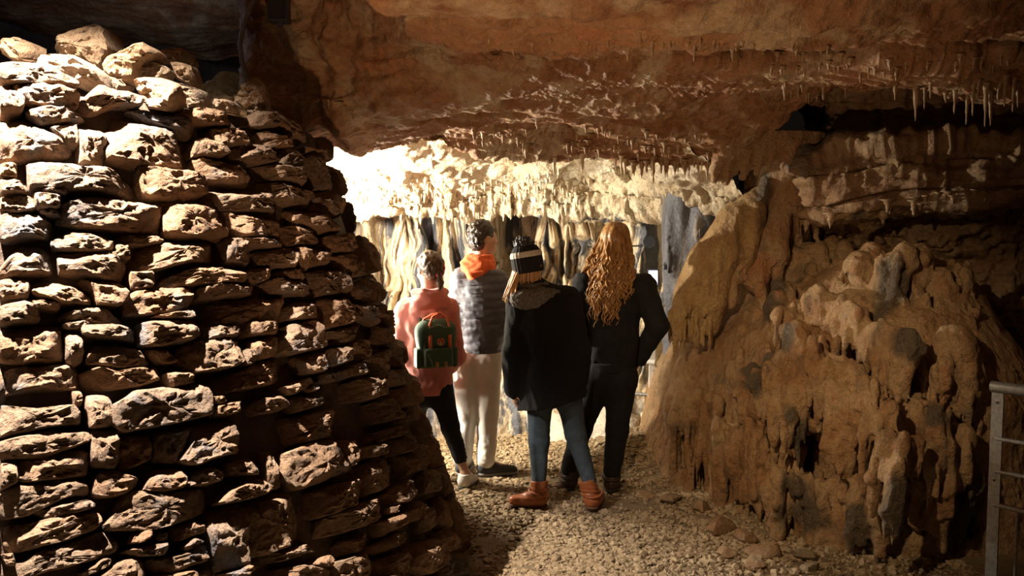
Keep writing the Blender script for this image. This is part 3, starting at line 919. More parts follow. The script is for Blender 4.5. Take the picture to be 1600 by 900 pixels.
tag(back, 'pale fluted curtain rock at the back of the brightly lit chamber', kind='structure')
backV, backF = V, q

# ------------------------------------------------------------------ right hand wall above the flowstone
path = np.array([(1.80, 6.60), (1.76, 6.2), (1.90, 5.90), (2.3, 5.66), (3.2, 5.42), (4.4, 5.2)])
L = np.concatenate([[0], np.cumsum(np.linalg.norm(np.diff(path, axis=0), axis=1))])
nu, nv = 420, 300
ss = np.linspace(0, L[-1], nu)
PX, PY = np.interp(ss, L, path[:, 0]), np.interp(ss, L, path[:, 1])
for rep in range(40):
    PX[1:-1] = (PX[:-2] + 2 * PX[1:-1] + PX[2:]) / 4; PY[1:-1] = (PY[:-2] + 2 * PY[1:-1] + PY[2:]) / 4
TX, TY = np.gradient(PX), np.gradient(PY); tl = np.hypot(TX, TY); TX /= tl; TY /= tl
NX, NY = TY, -TX
pz = np.array([-0.2, 0.8, 1.30, 1.55, 1.74, 1.78, 1.80, 1.84, 1.86, 2.06, 2.10, 2.16, 2.22, 2.25, 2.40, 2.58, 2.75])
po = np.array([-.5, -.50, -.48, -.48, -.40, -.06, 0.02, 0.03, -.02, -.03, 0.02, 0.05, 0.03, -.22, -.36, -.36, -.2])
tv = np.concatenate([[0], np.cumsum(np.hypot(np.diff(pz), np.diff(po)))])
tt = np.linspace(0, tv[-1], nv)
ZZ = np.interp(tt, tv, pz); OO = np.interp(tt, tv, po)
X = PX[:, None] + NX[:, None] * OO[None]; Y = PY[:, None] + NY[:, None] * OO[None]
Zw = np.repeat(ZZ[None], nu, 0) + (0.10 * (PX - 2.0))[:, None] * sstep(1.2, 1.7, ZZ)[None] * sstep(2.3, 2.1, ZZ)[None]
Sg = ss[:, None] + 0 * ZZ[None]
Zw = Zw + (0.055 * noise(Sg * 1.1 + 3, ZZ[None] * 2.0 + 0 * Sg, 0 * Sg) + 0.03 * noise(Sg * 3.3, ZZ[None] * 4.0 + 0 * Sg, 0 * Sg + 5)) * sstep(1.2, 1.6, ZZ)[None] * sstep(2.75, 2.5, ZZ)[None]
V = np.stack([X, Y, Zw], -1).reshape(-1, 3)
q = grid_faces(nu, nv); N = vnormals(V, q)
if N[:, 1].mean() > 0: q = q[:, ::-1]; N = -N
x, y, z = V.T
S_ = np.repeat(ss[:, None], nv, 1).ravel(); zb = np.repeat(ZZ[None], nu, 0).ravel()
facew = sstep(1.84, 1.88, zb) * sstep(2.08, 2.04, zb)
sh2 = sstep(2.05, 2.10, zb) * sstep(2.25, 2.2, zb)
d = facew * (0.07 * ridged(S_ * 2.3, z * 0.8, S_ * 0 + 4, 3) + 0.03 * noise(S_ * 8, z * 1.4, S_ * 0))
d += facew * -0.07 * sstep(0.2, 0.5, noise(S_ * 1.4 + 2, z * 2.2, S_ * 0 + 3))
d += sh2 * (0.05 * ridged(S_ * 4, z * 8, S_ * 0, 4) + 0.03 * fbm(S_ * 9, z * 9, y * 9, 3))
rec = sstep(1.78, 1.74, zb)
d += rec * (0.14 * fbm(S_ * 3, z * 5, S_ * 0 + 2, 4, 0.6))
d += sstep(2.22, 2.27, zb) * (0.10 * noise(S_ * 5, z * 0.7, S_ * 0) + 0.05 * noise(S_ * 14, z * 1.0, S_ * 0))
d += 0.06 * fbm(x * 1.6, y * 1.6, z * 3.0, 4) + 0.022 * ridged(x * 2.5, y * 2.5, z * 15, 4) + 0.012 * ridged(x * 7, y * 7, z * 9, 3) + 0.010 * fbm(x * 14, y * 14, z * 14, 3)
V = V + N * d[:, None]
rwall = link('wall_right', mesh_np('wall_right', V, q), M_rwall)
tag(rwall, 'brown ledged rock wall with hanging stalactites above the flowstone', kind='structure')
rwV, rwF = V, q

# ------------------------------------------------------------------ dark rock behind the stone wall and behind the camera
def rough_sheet(name, pts, z0, z1, mat, amp=0.25, nu=90, nv=60, label=None):
    P = np.array(pts, float)
    L = np.concatenate([[0], np.cumsum(np.linalg.norm(np.diff(P, axis=0), axis=1))])
    s = np.linspace(0, L[-1], nu)
    X = np.interp(s, L, P[:, 0])[:, None] * np.ones((1, nv)); Y = np.interp(s, L, P[:, 1])[:, None] * np.ones((1, nv))
    Z = np.ones((nu, 1)) * np.linspace(z0, z1, nv)[None]
    V = np.stack([X, Y, Z], -1).reshape(-1, 3)
    q = grid_faces(nu, nv); N = vnormals(V, q)
    d = amp * fbm(V[:, 0] * 1.1, V[:, 1] * 1.1, V[:, 2] * 1.1, 5)
    o = link(name, mesh_np(name, V + N * d[:, None], q), mat)
    tag(o, label, kind='structure')
    return o
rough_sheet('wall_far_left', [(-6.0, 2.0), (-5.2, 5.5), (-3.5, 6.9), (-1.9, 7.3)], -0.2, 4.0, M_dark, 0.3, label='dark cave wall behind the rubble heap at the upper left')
rough_sheet('wall_near_right', [(4.2, 5.4), (4.4, 2.0), (3.6, -1.5), (0, -2.6), (-4.0, -2.0), (-6.0, 2.2)], -0.2, 4.0, M_ceil, 0.3, label='brown cave wall around the near end of the path')

# ------------------------------------------------------------------ floor
def floor_z(x, y):
    x = np.asarray(x, float); y = np.asarray(y, float)
    z = 0.025 * fbm(x * 0.9, y * 0.9, x * 0 + 2.2, 3) - 0.012
    z = z + 0.16 * np.exp(-(((x - 0.98) / 0.28) ** 2 + ((y - 6.65) / 0.42) ** 2))        # gravel bank at the far right
    z = z + 0.05 * sstep(1.0, 1.6, x + (y - 5.4) * 0.6)
    return z
nu, nv = 260, 300
U = np.interp(np.linspace(0, 1, nu), [0, .15, .85, 1], [-6, -1.2, 2.4, 4.6]); W_ = np.interp(np.linspace(0, 1, nv), [0, .15, 1], [-2.8, 3.2, 8.0])
X, Y = np.meshgrid(U, W_, indexing='ij')
Zf = floor_z(X, Y) + 0.008 * fbm(X * 9, Y * 9, X * 0, 4)
floor_o = link('floor', mesh_np('floor', np.stack([X, Y, Zf], -1).reshape(-1, 3), grid_faces(nu, nv)), M_floor)
tag(floor_o, 'trodden earth and gravel cave floor', kind='structure')

# ------------------------------------------------------------------ the big flowstone mass on the right
vol = Vol((0.88, 4.1, -0.10), (3.05, 7.0, 2.35), 0.0128)
rs = np.random.RandomState(21)
front = [(1.05, 6.30), (1.06, 5.95), (1.19, 5.57), (1.42, 5.15), (1.62, 4.80), (1.92, 4.58), (2.20, 4.62)]
for i, (fx, fy) in enumerate(front):
    cx, cy = fx + 0.62, fy + 0.46
    if i >= 5: cx, cy = fx + 0.25, fy + 0.74
    top = [0.55, 0.95, 1.08, 1.14, 1.12, 1.08, 0.92][i]
    r0 = 0.76
    lean = [(0.10, 0.1), (0.16, 0.12), (0.20, 0.10), (0.18, 0.10), (0.10, 0.10), (0.06, 0.12), (0.0, 0.14)][i]
    vol.cone((cx, cy, -0.25), (cx + lean[0], cy + lean[1], top * 0.62), r0, r0 * 0.90, 0.15)
    vol.cone((cx + lean[0], cy + lean[1], top * 0.62), (cx + lean[0] * 2, cy + lean[1] * 2, top), r0 * 0.90, 0.43, 0.15)
# tall shoulder on the left that leans up to the roof
vol.chain([px(1150, 640, 6.55), px(1190, 430, 6.45), px(1215, 310, 6.2), px(1235, 180, 6.0)], [0.40, 0.30, 0.22, 0.24], 0.12)
vol.chain([px(1105, 560, 6.3), px(1068, 640, 6.15), px(1055, 655, 6.1)], [0.12, 0.12, 0.06], 0.06)
vol.chain([px(1108, 700, 6.1), px(1088, 600, 6.15), px(1100, 520, 6.2)], [0.2, 0.16, 0.1], 0.1)
# ribs running up to the roof
for x0, y0, x1, y1, r in ((1150, 430, 1200, 285, .07), (1180, 440, 1225, 300, .07), (1215, 400, 1240, 290, .06)):
    vol.chain([px(x0, y0, 5.95), px((x0 + x1) / 2 - 4, (y0 + y1) / 2, 5.98), px(x1, y1, 5.98)], [r, r * 0.9, r * 0.6], 0.04)
# curtain hanging from the roof above the shoulder
for k in range(16):
    x0 = 1120 + k * 7.5 + rs.uniform(-3, 3)
    y1 = 285 - 0.35 * (x0 - 1120) + rs.uniform(-12, 14)
    vol.chain([px(x0 + 22, 190, 5.75 + 0.1 * rs.rand()), px(x0 + 8, (190 + y1) / 2, 5.8), px(x0, y1, 5.82)], [0.05, 0.035, 0.008], 0.03)


def lump(x, y, w, h, out=0.5, k=0.05, yo=4.0):
    """a bulge of w x h pixels whose middle shows at pixel x, y"""
    p = vol.trace(x, y, yo)
    if p is None: return None
    s = p[1] / FPX
    vol.ell(p + np.array([0.25, 0.75, 0]) * (0.5 - out) * w * s * 0.6, (w * s / 2, w * s / 2, h * s / 2), k)
    return p


def drip(x, y, l, r, k=0.02, fwd=0.6, yo=4.0):
    """a hanging finger l pixels long with its root at pixel x, y, radius r pixels"""
    p = vol.trace(x, y, yo)
    if p is None: return
    drip_at(p, l, r, k, fwd)


def drip_at(p, l, r, k=0.012, fwd=1.0):
    s = p[1] / FPX
    a = p + np.array([0.0, r * s * (1 - fwd), 0.0])
    b = a + np.array([rs.uniform(-.10, .10) * l * s, rs.uniform(-.05, .05) * l * s, -l * s])
    vol.chain([a + np.array([0.01, r * s * 1.2, r * s * 2.5]), a, (a * 0.45 + b * 0.55), b], [r * s * 0.9, r * s, r * s * 0.78, r * s * 0.35], k)


def carve(x, y, w, h, dp, k=0.05):
    p = vol.trace(x, y, 4.0)
    if p is None: return
    s = p[1] / FPX
    vol.ell(p + np.array([0.02, 0.03, 0]), (w * s / 2, dp, h * s / 2), k, cut=True)


def tier(x0, y0, x1, y1, n, h, dl, dr, under=0.10):
    """a shelf of draped stone between two pixels, hollow below its edge, with a fringe of drips"""
    pts = []
    for i in range(n):
        t = (i + 0.5) / n
        x = x0 + (x1 - x0) * t + rs.uniform(-3, 3); y = y0 + (y1 - y0) * t + rs.uniform(-7, 7)
        wd = abs(x1 - x0) / n
        p = lump(x, y - h * 0.40, wd * 1.9 + 4, h * rs.uniform(0.8, 1.15), 0.85, 0.03)
        pts.append((x, y, vol.trace(x, y - h * 0.12, 4.0)))
    for x, y, p in pts:
        carve(x, y + dl * 0.8, abs(x1 - x0) / n * 1.5, dl * 1.5, under, 0.03)
    for x, y, p in pts:
        if p is None: continue
        for j in range(3):
            q_ = p + np.array([rs.uniform(-.5, .5) * abs(x1 - x0) / n * p[1] / FPX, rs.uniform(0, 0.03), rs.uniform(-0.01, 0.015)])
            drip_at(q_, dl * rs.uniform(0.5, 1.5), dr * rs.uniform(0.6, 1.15))


# rounded heads along the crest
for x, y, w, h in ((1215, 425, 34, 70), (1262, 420, 44, 80), (1300, 408, 40, 76), (1340, 425, 40, 60), (1230, 470, 46, 60), (1395, 440, 60, 90), (1432, 430, 42, 90), (1470, 450, 30, 60), (1318, 398, 30, 50), (1360, 408, 36, 50), (1412, 405, 34, 46), (1282, 400, 26, 46), (1242, 405, 26, 40), (1500, 440, 36, 50)):
    lump(x, y, w, h, 0.8, 0.022)
for x, y, w, h, dp in ((1240, 450, 14, 60, .07), (1282, 440, 10, 60, .06), (1322, 440, 14, 60, .07), (1362, 440, 18, 90, .10), (1415, 460, 12, 90, .07), (1455, 480, 14, 100, .10)):
    carve(x, y, w, h, dp, 0.02)
# broad draped shelves with fringes, top to bottom
tier(1262, 505, 1345, 535, 6, 70, 26, 6)
tier(1345, 560, 1430, 580, 6, 76, 30, 6)
tier(1205, 520, 1255, 560, 3, 70, 26, 6)
tier(1240, 605, 1345, 625, 7, 60, 32, 7)
tier(1165, 640, 1250, 665, 4, 80, 34, 7)
tier(1310, 660, 1400, 680, 6, 70, 36, 7, 0.14)
tier(1400, 655, 1465, 675, 4, 56, 38, 7)
tier(1390, 715, 1515, 705, 8, 46, 36, 6)
tier(1060, 680, 1130, 730, 4, 90, 56, 8, 0.12)
tier(1125, 720, 1190, 735, 3, 70, 66, 8, 0.14)
tier(1405, 780, 1520, 775, 7, 50, 44, 8)
tier(1335, 790, 1400, 800, 4, 40, 40, 7)
tier(1180, 770, 1245, 790, 3, 46, 50, 8, 0.14)
# grape-textured column at the right
p = vol.trace(1487, 585, 4.0)
if p is not None:
    s = p[1] / FPX
    c = p + np.array([0, 0.0, 0])
    vol.ell(c, (36 * s, 36 * s, 74 * s), 0.012)
    for i in range(130):
        a = rs.uniform(-math.pi, 0.0); zz_ = rs.uniform(-0.95, 0.95)
        rr = math.sqrt(1 - zz_ * zz_)
        vol.ell(c + np.array([36 * s * rr * math.cos(a), 36 * s * rr * math.sin(a), 74 * s * zz_]), (0.016, 0.016, 0.022), 0.005)
# hollow under the middle shelves, and smaller hollows
for x, y, w, h, dp in ((1288, 712, 110, 66, 0.42), (1265, 725, 60, 50, 0.30), (1150, 800, 34, 60, 0.16), (1225, 810, 40, 90, 0.22), (1385, 745, 50, 40, 0.18), (1108, 750, 20, 70, 0.14), (1345, 840, 60, 50, 0.16), (1440, 745, 30, 34, 0.12)):
    carve(x, y, w, h, dp)
# long legs of stone at the foot
for x, y, l, r in ((1075, 650, 120, 9), (1100, 660, 130, 8), (1130, 690, 110, 7), (1205, 680, 130, 10), (1232, 690, 170, 13), (1245, 700, 150, 8), (1178, 700, 90, 8), (1330, 690, 60, 7), (1375, 700, 70, 7), (1402, 720, 110, 8), (1450, 740, 120, 9), (1480, 750, 110, 9),
                   (1510, 740, 130, 9), (1060, 650, 26, 6), (1046, 640, 24, 6), (1255, 300, 70, 7), (1270, 290, 80, 9), (1243, 310, 60, 6)):
    drip(x, y, l, r, 0.02, 1.2)
# columns and drips crowding the lower face
for i in range(190):
    x = rs.uniform(1050, 1525); y = rs.uniform(560, 800)
    if 1235 < x < 1335 and 670 < y < 745: continue
    p = vol.trace(x, y, 4.0)
    if p is not None: drip_at(p, rs.uniform(26, 78), rs.uniform(3.6, 7.6), 0.012, rs.uniform(0.9, 1.5))
# many small drips and knobs over the whole face
for i in range(760):
    x = rs.uniform(1120, 1530); y = rs.uniform(400, 860)
    if x < 1130 + (y - 400) * -0.25 + 70 and y < 640 and rs.rand() < 0.8: continue
    p = vol.trace(x, y, 4.0)
    if p is None: continue
    s = p[1] / FPX
    if rs.rand() < 0.6:
        drip_at(p, rs.uniform(12, 44), rs.uniform(2.6, 5.6), 0.010, rs.uniform(0.5, 1.1))
    else:
        vol.ell(p + np.array([0, 0.006, 0]), np.array([1, 1, rs.uniform(0.9, 1.6)]) * rs.uniform(3.5, 8) * s, 0.010)
# slow ripples and pitting
m = np.abs(vol.F) < 0.08
I, J, K = np.nonzero(m)
xx, yy, zz3 = vol.ax[0][I], vol.ax[1][J], vol.ax[2][K]
pit = sstep(0.0, 0.35, noise(xx * 2.2, yy * 2.2, zz3 * 2.2 + 5))
vol.F[I, J, K] += (-0.018 * fbm(xx * 4, yy * 4, zz3 * 3, 3) - 0.007 * ridged(xx * 12, yy * 12, zz3 * 4, 2) - (0.003 + 0.009 * pit) * ridged(xx * 24, yy * 24, zz3 * 13, 2)).astype(np.float32)
V, q = vol.mesh()
flow = link('flowstone_mass', mesh_np('flowstone_mass', V, q), M_flow)
# grey mineral deposits where the photograph shows them
g = np.zeros(len(V))
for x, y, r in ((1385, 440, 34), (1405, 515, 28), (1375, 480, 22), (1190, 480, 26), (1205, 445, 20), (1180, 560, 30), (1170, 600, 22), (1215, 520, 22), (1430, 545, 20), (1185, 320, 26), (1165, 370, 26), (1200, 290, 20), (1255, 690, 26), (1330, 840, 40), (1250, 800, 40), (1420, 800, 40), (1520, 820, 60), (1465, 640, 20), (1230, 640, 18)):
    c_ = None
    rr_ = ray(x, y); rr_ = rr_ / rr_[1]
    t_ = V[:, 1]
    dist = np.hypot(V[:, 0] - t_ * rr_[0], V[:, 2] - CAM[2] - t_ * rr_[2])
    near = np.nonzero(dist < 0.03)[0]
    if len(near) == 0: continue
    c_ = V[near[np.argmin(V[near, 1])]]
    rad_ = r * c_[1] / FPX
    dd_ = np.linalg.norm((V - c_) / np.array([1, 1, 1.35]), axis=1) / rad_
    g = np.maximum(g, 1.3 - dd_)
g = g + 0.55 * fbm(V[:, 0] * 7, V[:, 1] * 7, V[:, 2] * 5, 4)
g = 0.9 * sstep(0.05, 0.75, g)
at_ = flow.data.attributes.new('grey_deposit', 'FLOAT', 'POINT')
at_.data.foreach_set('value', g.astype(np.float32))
tag(flow, 'big brown dripping flowstone mass standing right of the gravel path', kind='structure')
flowV, flowF = V, q
del vol

# ochre column in front of the shoulder
vol = Vol((0.85, 5.6, 0.7), (1.9, 6.7, 2.1), 0.011)
vol.chain([px(1190, 300, 6.02), px(1150, 345, 6.0), px(1112, 410, 5.98), px(1088, 470, 6.0), px(1078, 505, 6.02)], [0.06, 0.11, 0.15, 0.165, 0.13], 0.05)
vol.chain([px(1140, 400, 5.9), px(1120, 470, 5.9), px(1108, 510, 5.92)], [0.06, 0.09, 0.06], 0.04)
vol.chain([px(1185, 330, 5.95), px(1165, 400, 5.92), px(1150, 440, 5.95)], [0.05, 0.06, 0.04], 0.04)
for k in range(26):
    x0 = rs.uniform(1046, 1112); y0 = rs.uniform(480, 520)
    p = vol.trace(x0, y0, 5.0)
    if p is not None: drip_at(p, rs.uniform(16, 44), rs.uniform(2.5, 5), 0.010, 0.9)
for k in range(24):
    x0 = rs.uniform(1085, 1150); y0 = rs.uniform(380, 450)
    p = vol.trace(x0, y0, 5.0)
    if p is not None: drip_at(p, rs.uniform(14, 40), rs.uniform(2, 4), 0.010, 0.8)
vol.field(lambda X, Y, Z: -0.022 * noise(X * 6, Y * 6, Z * 4) - 0.012 * noise(X * 16, Y * 16, Z * 4) - 0.006 * noise(X * 40, Y * 40, Z * 20))
V, q = vol.mesh()
M_ochre = rock_mat('ochre_flowstone', [(0.3, (0.12, 0.07, 0.03)), (0.45, (0.36, 0.21, 0.08)), (0.6, (0.48, 0.32, 0.14)), (0.75, (0.36, 0.19, 0.08))], 4.0, (1, 1, 0.5), rough=0.5, bscale=34, bstr=1.0, bdist=0.03)
o = link('flowstone_column', mesh_np('flowstone_column', V, q), M_ochre)
tag(o, 'leaning ochre flowstone column with a fringed lower edge at the left of the brown mass', kind='structure')

# grey draped rock between the pale back wall and the ochre column
vol = Vol((0.95, 6.2, 0.2), (1.75, 7.1, 2.4), 0.013)
for k, (x0, y0, x1, y1, r) in enumerate(((1052, 285, 1046, 440, .055), (1066, 280, 1060, 470, .06), (1082, 285, 1076, 430, .055), (1098, 282, 1090, 470, .06), (1112, 280, 1106, 420, .06), (1060, 420, 1058, 620, .12), (1085, 440, 1080, 640, .14), (1125, 300, 1120, 500, .08))):
    vol.chain([px(x0 + 8, 225, 6.55), px(x0, y0, 6.6), px((x0 + x1) / 2 + 2, (y0 + y1) / 2, 6.66), px(x1, y1, 6.7)], [r, r, r * 1.1, r * 0.8], 0.02)
for k in range(70):
    x0 = rs.uniform(1040, 1120); y0 = rs.uniform(280, 460)
    p = vol.trace(x0, y0, 6.0)
    if p is not None: drip_at(p, rs.uniform(16, 50), rs.uniform(1.8, 3.6), 0.008, 0.9)
vol.field(lambda X, Y, Z: -0.045 * noise(X * 4, Y * 4, Z * 2.5) - 0.018 * noise(X * 14, Y * 14, Z * 4))
V, q = vol.mesh()
M_slate = rock_mat('slate_flowstone', [(0.3, (0.06, 0.065, 0.08)), (0.55, (0.17, 0.18, 0.21)), (0.75, (0.36, 0.30, 0.22))], 4.0, (1.6, 1.6, 0.4), rough=0.5, bscale=30, bstr=0.7, bdist=0.02)
o = link('flowstone_curtain', mesh_np('flowstone_curtain', V, q), M_slate)
tag(o, 'blue grey ribbed stone curtain between the pale back wall and the ochre column', kind='structure')
del vol

# ------------------------------------------------------------------ stalactites hanging from ledges
def bvh(V, F_):
    return BVHTree.FromPolygons([tuple(v) for v in V], [tuple(f) for f in F_])
B_ceil, B_back, B_rw = bvh(ceilV, ceilF), bvh(backV, backF), bvh(rwV, rwF)


def hit(B, x, y):
    r = Vector(ray(x, y)).normalized()
    h = B.ray_cast(Vector(CAM), r)
    return None if h[0] is None else np.array(h[0])


def stal_mesh(seed, n=7, m=8):
    rs = np.random.RandomState(seed)
    t = np.linspace(0, 1, m)
    r = (1 - t) ** 0.8 * 0.9 + 0.10
    r *= 1 + 0.18 * rs.normal(size=m)
    r[0] *= 1.5; r[-1] = 0.12
    P = np.column_stack([0.25 * np.cumsum(rs.normal(0, 0.22, m)), 0.25 * np.cumsum(rs.normal(0, 0.22, m)), -t * 1.0])
    P[:, :2] -= P[0, :2]
    V, q = tube(np.column_stack([P[:, 0], P[:, 1], P[:, 2] * 8]), r, n)
    V[:, 2] /= 8
    return mesh_np('stalactite', V, q)       # unit: radius ~1 at the root, length 1
STAL = [stal_mesh(s) for s in range(7)]
STALW = [stal_mesh(s + 30) for s in range(7)]
for me in STAL: me.materials.append(M_stal)
for me in STALW: me.materials.append(M_stalw)


def stalactite(B, parent, x, y, l, r, pale=False, seed=0, Y=None):
    p = hit(B, x, y) if Y is None else px(x, y, Y)
    if p is None: return
    s = p[1] / FPX
    o = link('stalactite', (STALW if pale else STAL)[seed % 7], None, parent, loc=(p[0], p[1] + r * s * 0.3, p[2] + 0.012))
    o.scale = (r * s, r * s, l * s + 0.012)
    o.rotation_euler = (0, 0, seed * 1.7)


rs = np.random.RandomState(5)
n = 0
# long straws in the dark recess at the upper right
for x, y, l in ((1318, 150, 24), (1342, 176, 40), (1352, 168, 46), (1363, 166, 44), (1400, 140, 30), (1412, 160, 52), (1420, 172, 46), (1432, 140, 70), (1446, 145, 40), (1455, 140, 26), (1462, 168, 44), (1470, 176, 36), (1478, 150, 22),
                (1493, 150, 44), (1505, 170, 40), (1512, 160, 52), (1522, 140, 60), (1530, 136, 34), (1542, 140, 80), (1550, 150, 66), (1562, 140, 30), (1572, 130, 54), (1585, 134, 60), (1592, 140, 44), (1300, 156, 20), (1285, 160, 26), (1270, 165, 18), (1376, 150, 24), (1388, 168, 30)):
    stalactite(B_ceil, ceil_o, x, y - 8, l * 0.8, rs.uniform(3.0, 6.0), False, n); n += 1
# row at the right of the chamber roof
for k in range(34):
    x = 868 + k * 7.4 + rs.uniform(-3, 3)
    stalactite(B_ceil, ceil_o, x, 252 + 6 * math.sin(k * 0.8) + rs.uniform(-3, 3), rs.uniform(16, 46) * (0.6 + 0.5 * (k % 3 == 0)), rs.uniform(2.5, 5.0), k < 16, n); n += 1
# little teeth along the ledges of the ceiling
for x0, y0, x1, y1, cnt, l in ((640, 78, 900, 62, 9, 8), (900, 64, 1200, 74, 22, 15), (1180, 72, 1330, 90, 10, 14), (1200, 100, 1420, 108, 18, 10), (1220, 132, 1330, 150, 16, 20), (820, 200, 1100, 222, 34, 9), (880, 228, 1120, 244, 26, 9), (1420, 100, 1600, 96, 12, 12), (420, 165, 540, 172, 12, 9), (740, 205, 830, 220, 10, 14)):
    for k in range(cnt):
        t = (k + rs.rand()) / cnt
        stalactite(B_ceil, ceil_o, x0 + (x1 - x0) * t, y0 + (y1 - y0) * t + rs.uniform(-11, 11), l * rs.uniform(0.3, 1.6), rs.uniform(2.2, 5.2), False, n); n += 1
# teeth under the shelves of the right wall
for k in range(15):
    x = 1245 + 350 * rs.rand()
    stalactite(B_rw, rwall, x, 342 - 0.12 * (x - 1240) + rs.uniform(-12, 8), rs.uniform(6, 22), rs.uniform(4, 9), False, n); n += 1
# fringe of the shelf on the back wall
for k in range(150):
    x = 525 + 390 * (k + rs.rand()) / 150
    y = 312 + 10 * math.sin(x * 0.02) + rs.uniform(-34, 22)
    stalactite(B_back, back, x, y, rs.uniform(6, 16), rs.uniform(2.0, 4.4), True, n); n += 1
for k in range(90):
    x = 525 + 400 * rs.rand(); y = rs.uniform(262, 312)
    stalactite(B_back, back, x, y, rs.uniform(4, 12), rs.uniform(2.0, 4.0), True, n); n += 1

# pale mounds at the foot of the back wall
vm = Vol((0.0, 6.55, -0.1), (1.45, 7.7, 0.95), 0.016)
for x, y, Y, w, h in ((985, 690, 6.95, 34, 60), (950, 660, 7.05, 40, 90), (925, 640, 7.15, 34, 110), (1005, 660, 7.1, 26, 70), (900, 680, 7.1, 40, 60), (965, 600, 7.15, 26, 80), (985, 630, 7.1, 20, 60), (875, 690, 7.2, 40, 50)):
    c = px(x, y, Y); s = Y / FPX
    vm.cone((c[0], c[1], -0.1), (c[0], c[1] + 0.05, max(0.02, c[2] + h * s * 0.4)), w * s * 0.9, w * s * 0.55, 0.08)
vm.field(lambda X, Y, Z: -0.02 * noise(X * 7, Y * 7, Z * 4) - 0.012 * noise(X * 18, Y * 18, Z * 6))
V, q = vm.mesh()
o = link('flowstone_mound', mesh_np('flowstone_mound', V, q), rock_mat('grey_flowstone', [(0.3, (0.22, 0.20, 0.17)), (0.55, (0.48, 0.42, 0.33)), (0.75, (0.55, 0.38, 0.20))], 3.0, rough=0.5, bscale=26, bstr=0.5, bdist=0.02))
tag(o, 'grey white rounded flowstone mound behind the legs of the long haired person', kind='structure')

# ------------------------------------------------------------------ gravel
rs = np.random.RandomState(11)
ico = np.array([[0, 0, 1.0]] + [[0.894 * math.cos(a), 0.894 * math.sin(a), 0.447] for a in np.arange(5) * 2 * math.pi / 5] +
               [[0.894 * math.cos(a + math.pi / 5), 0.894 * math.sin(a + math.pi / 5), -0.447] for a in np.arange(5) * 2 * math.pi / 5])
tri = []
for i in range(5):
    a, b = 1 + i, 1 + (i + 1) % 5; c, d_ = 6 + i, 6 + (i + 1) % 5
    tri += [[0, a, b], [a, c, b], [b, c, d_]]
tri = np.array(tri)
NP = 26000
gx = rs.uniform(-0.75, 2.3, NP * 2); gy = 3.6 + 3.95 * rs.rand(NP * 2) ** 1.15
dens = np.clip(0.62 + 0.9 * fbm(gx * 1.2, gy * 1.0, gx * 0 + 4, 3), 0.06, 1)
bare = sstep(0.32, 0.0, np.hypot((gx + 0.15) / 1.0, (gy - 4.85) / 0.5)) + sstep(0.25, 0.0, np.abs(gy - 6.1 + 0.05 * gx)) * 0.5
keep = (rs.rand(NP * 2) < dens * (1 - 0.8 * np.clip(bare, 0, 1))) & (gx + 0 * gy < 1.05 + np.clip((6.3 - gy) * 0.62, 0, 1.3) + 0.1)
dd = np.hypot(gx - AX[0], gy - AX[1]); keep &= dd > R0 - 0.02
gx, gy = gx[keep][:NP], gy[keep][:NP]; n_ = len(gx)
sz = rs.lognormal(math.log(0.0100), 0.40, n_); sz = np.clip(sz, 0.004, 0.026)
a = rs.uniform(0, 2 * math.pi, n_); ca, sa = np.cos(a), np.sin(a)
P = ico[None] * (1 + 0.28 * rs.normal(size=(n_, 11, 1)).clip(-1.5, 1.5)) * sz[:, None, None] * np.stack([np.full(n_, 1.25), rs.uniform(0.7, 1.1, n_), rs.uniform(0.5, 0.9, n_)], -1)[:, None, :]
Q = np.empty_like(P)
Q[..., 0] = P[..., 0] * ca[:, None] - P[..., 1] * sa[:, None] + gx[:, None]
Q[..., 1] = P[..., 0] * sa[:, None] + P[..., 1] * ca[:, None] + gy[:, None]
Q[..., 2] = P[..., 2] + (floor_z(gx, gy) + sz * 0.30)[:, None]
Fg = (tri[None] + (np.arange(n_) * 11)[:, None, None]).reshape(-1, 3)
gv = link('gravel', mesh_np('gravel', Q.reshape(-1, 3), Fg, smooth=False), M_gravel, floor_o)
tag(gv, kind='stuff')

# dark lumps of rock at the foot of the flowstone
k = 0
for x, y, w, lab in ((1048, 784, 40, 'dark rock at the far end of the row below the flowstone'), (1095, 800, 40, 'dark lumpy rock third from the far end below the flowstone'), (1008, 774, 28, 'small dark rock lying out on the gravel left of the row of rocks'),
                     (1125, 830, 52, 'wide dark rock half way along the foot of the flowstone'), (1165, 845, 46, 'dark rock under the overhanging stone legs'), (1196, 866, 56, 'large dark rock near the bottom edge below the stone legs'),
                     (1180, 885, 40, 'dark rock in front of the large one at the bottom edge'), (1254, 872, 38, 'tan brown rock at the bottom edge right of the gravel'), (1268, 890, 34, 'small brown rock at the bottom edge against the flowstone'), (1140, 868, 34, 'small dark rock on the gravel near the bottom edge')):
    g = ground(x, y); s = g[1] / FPX
    o = rock('rock', (g[0], g[1], float(floor_z(g[0], g[1])) + w * s * 0.16), (w * s, w * s * 0.8, w * s * 0.55), 300 + k, M_floor if k in (7, 8) else M_rwall, 10, k * 1.3)
    tag(o, lab, 'rock', 'rocks at the foot of the flowstone'); k += 1

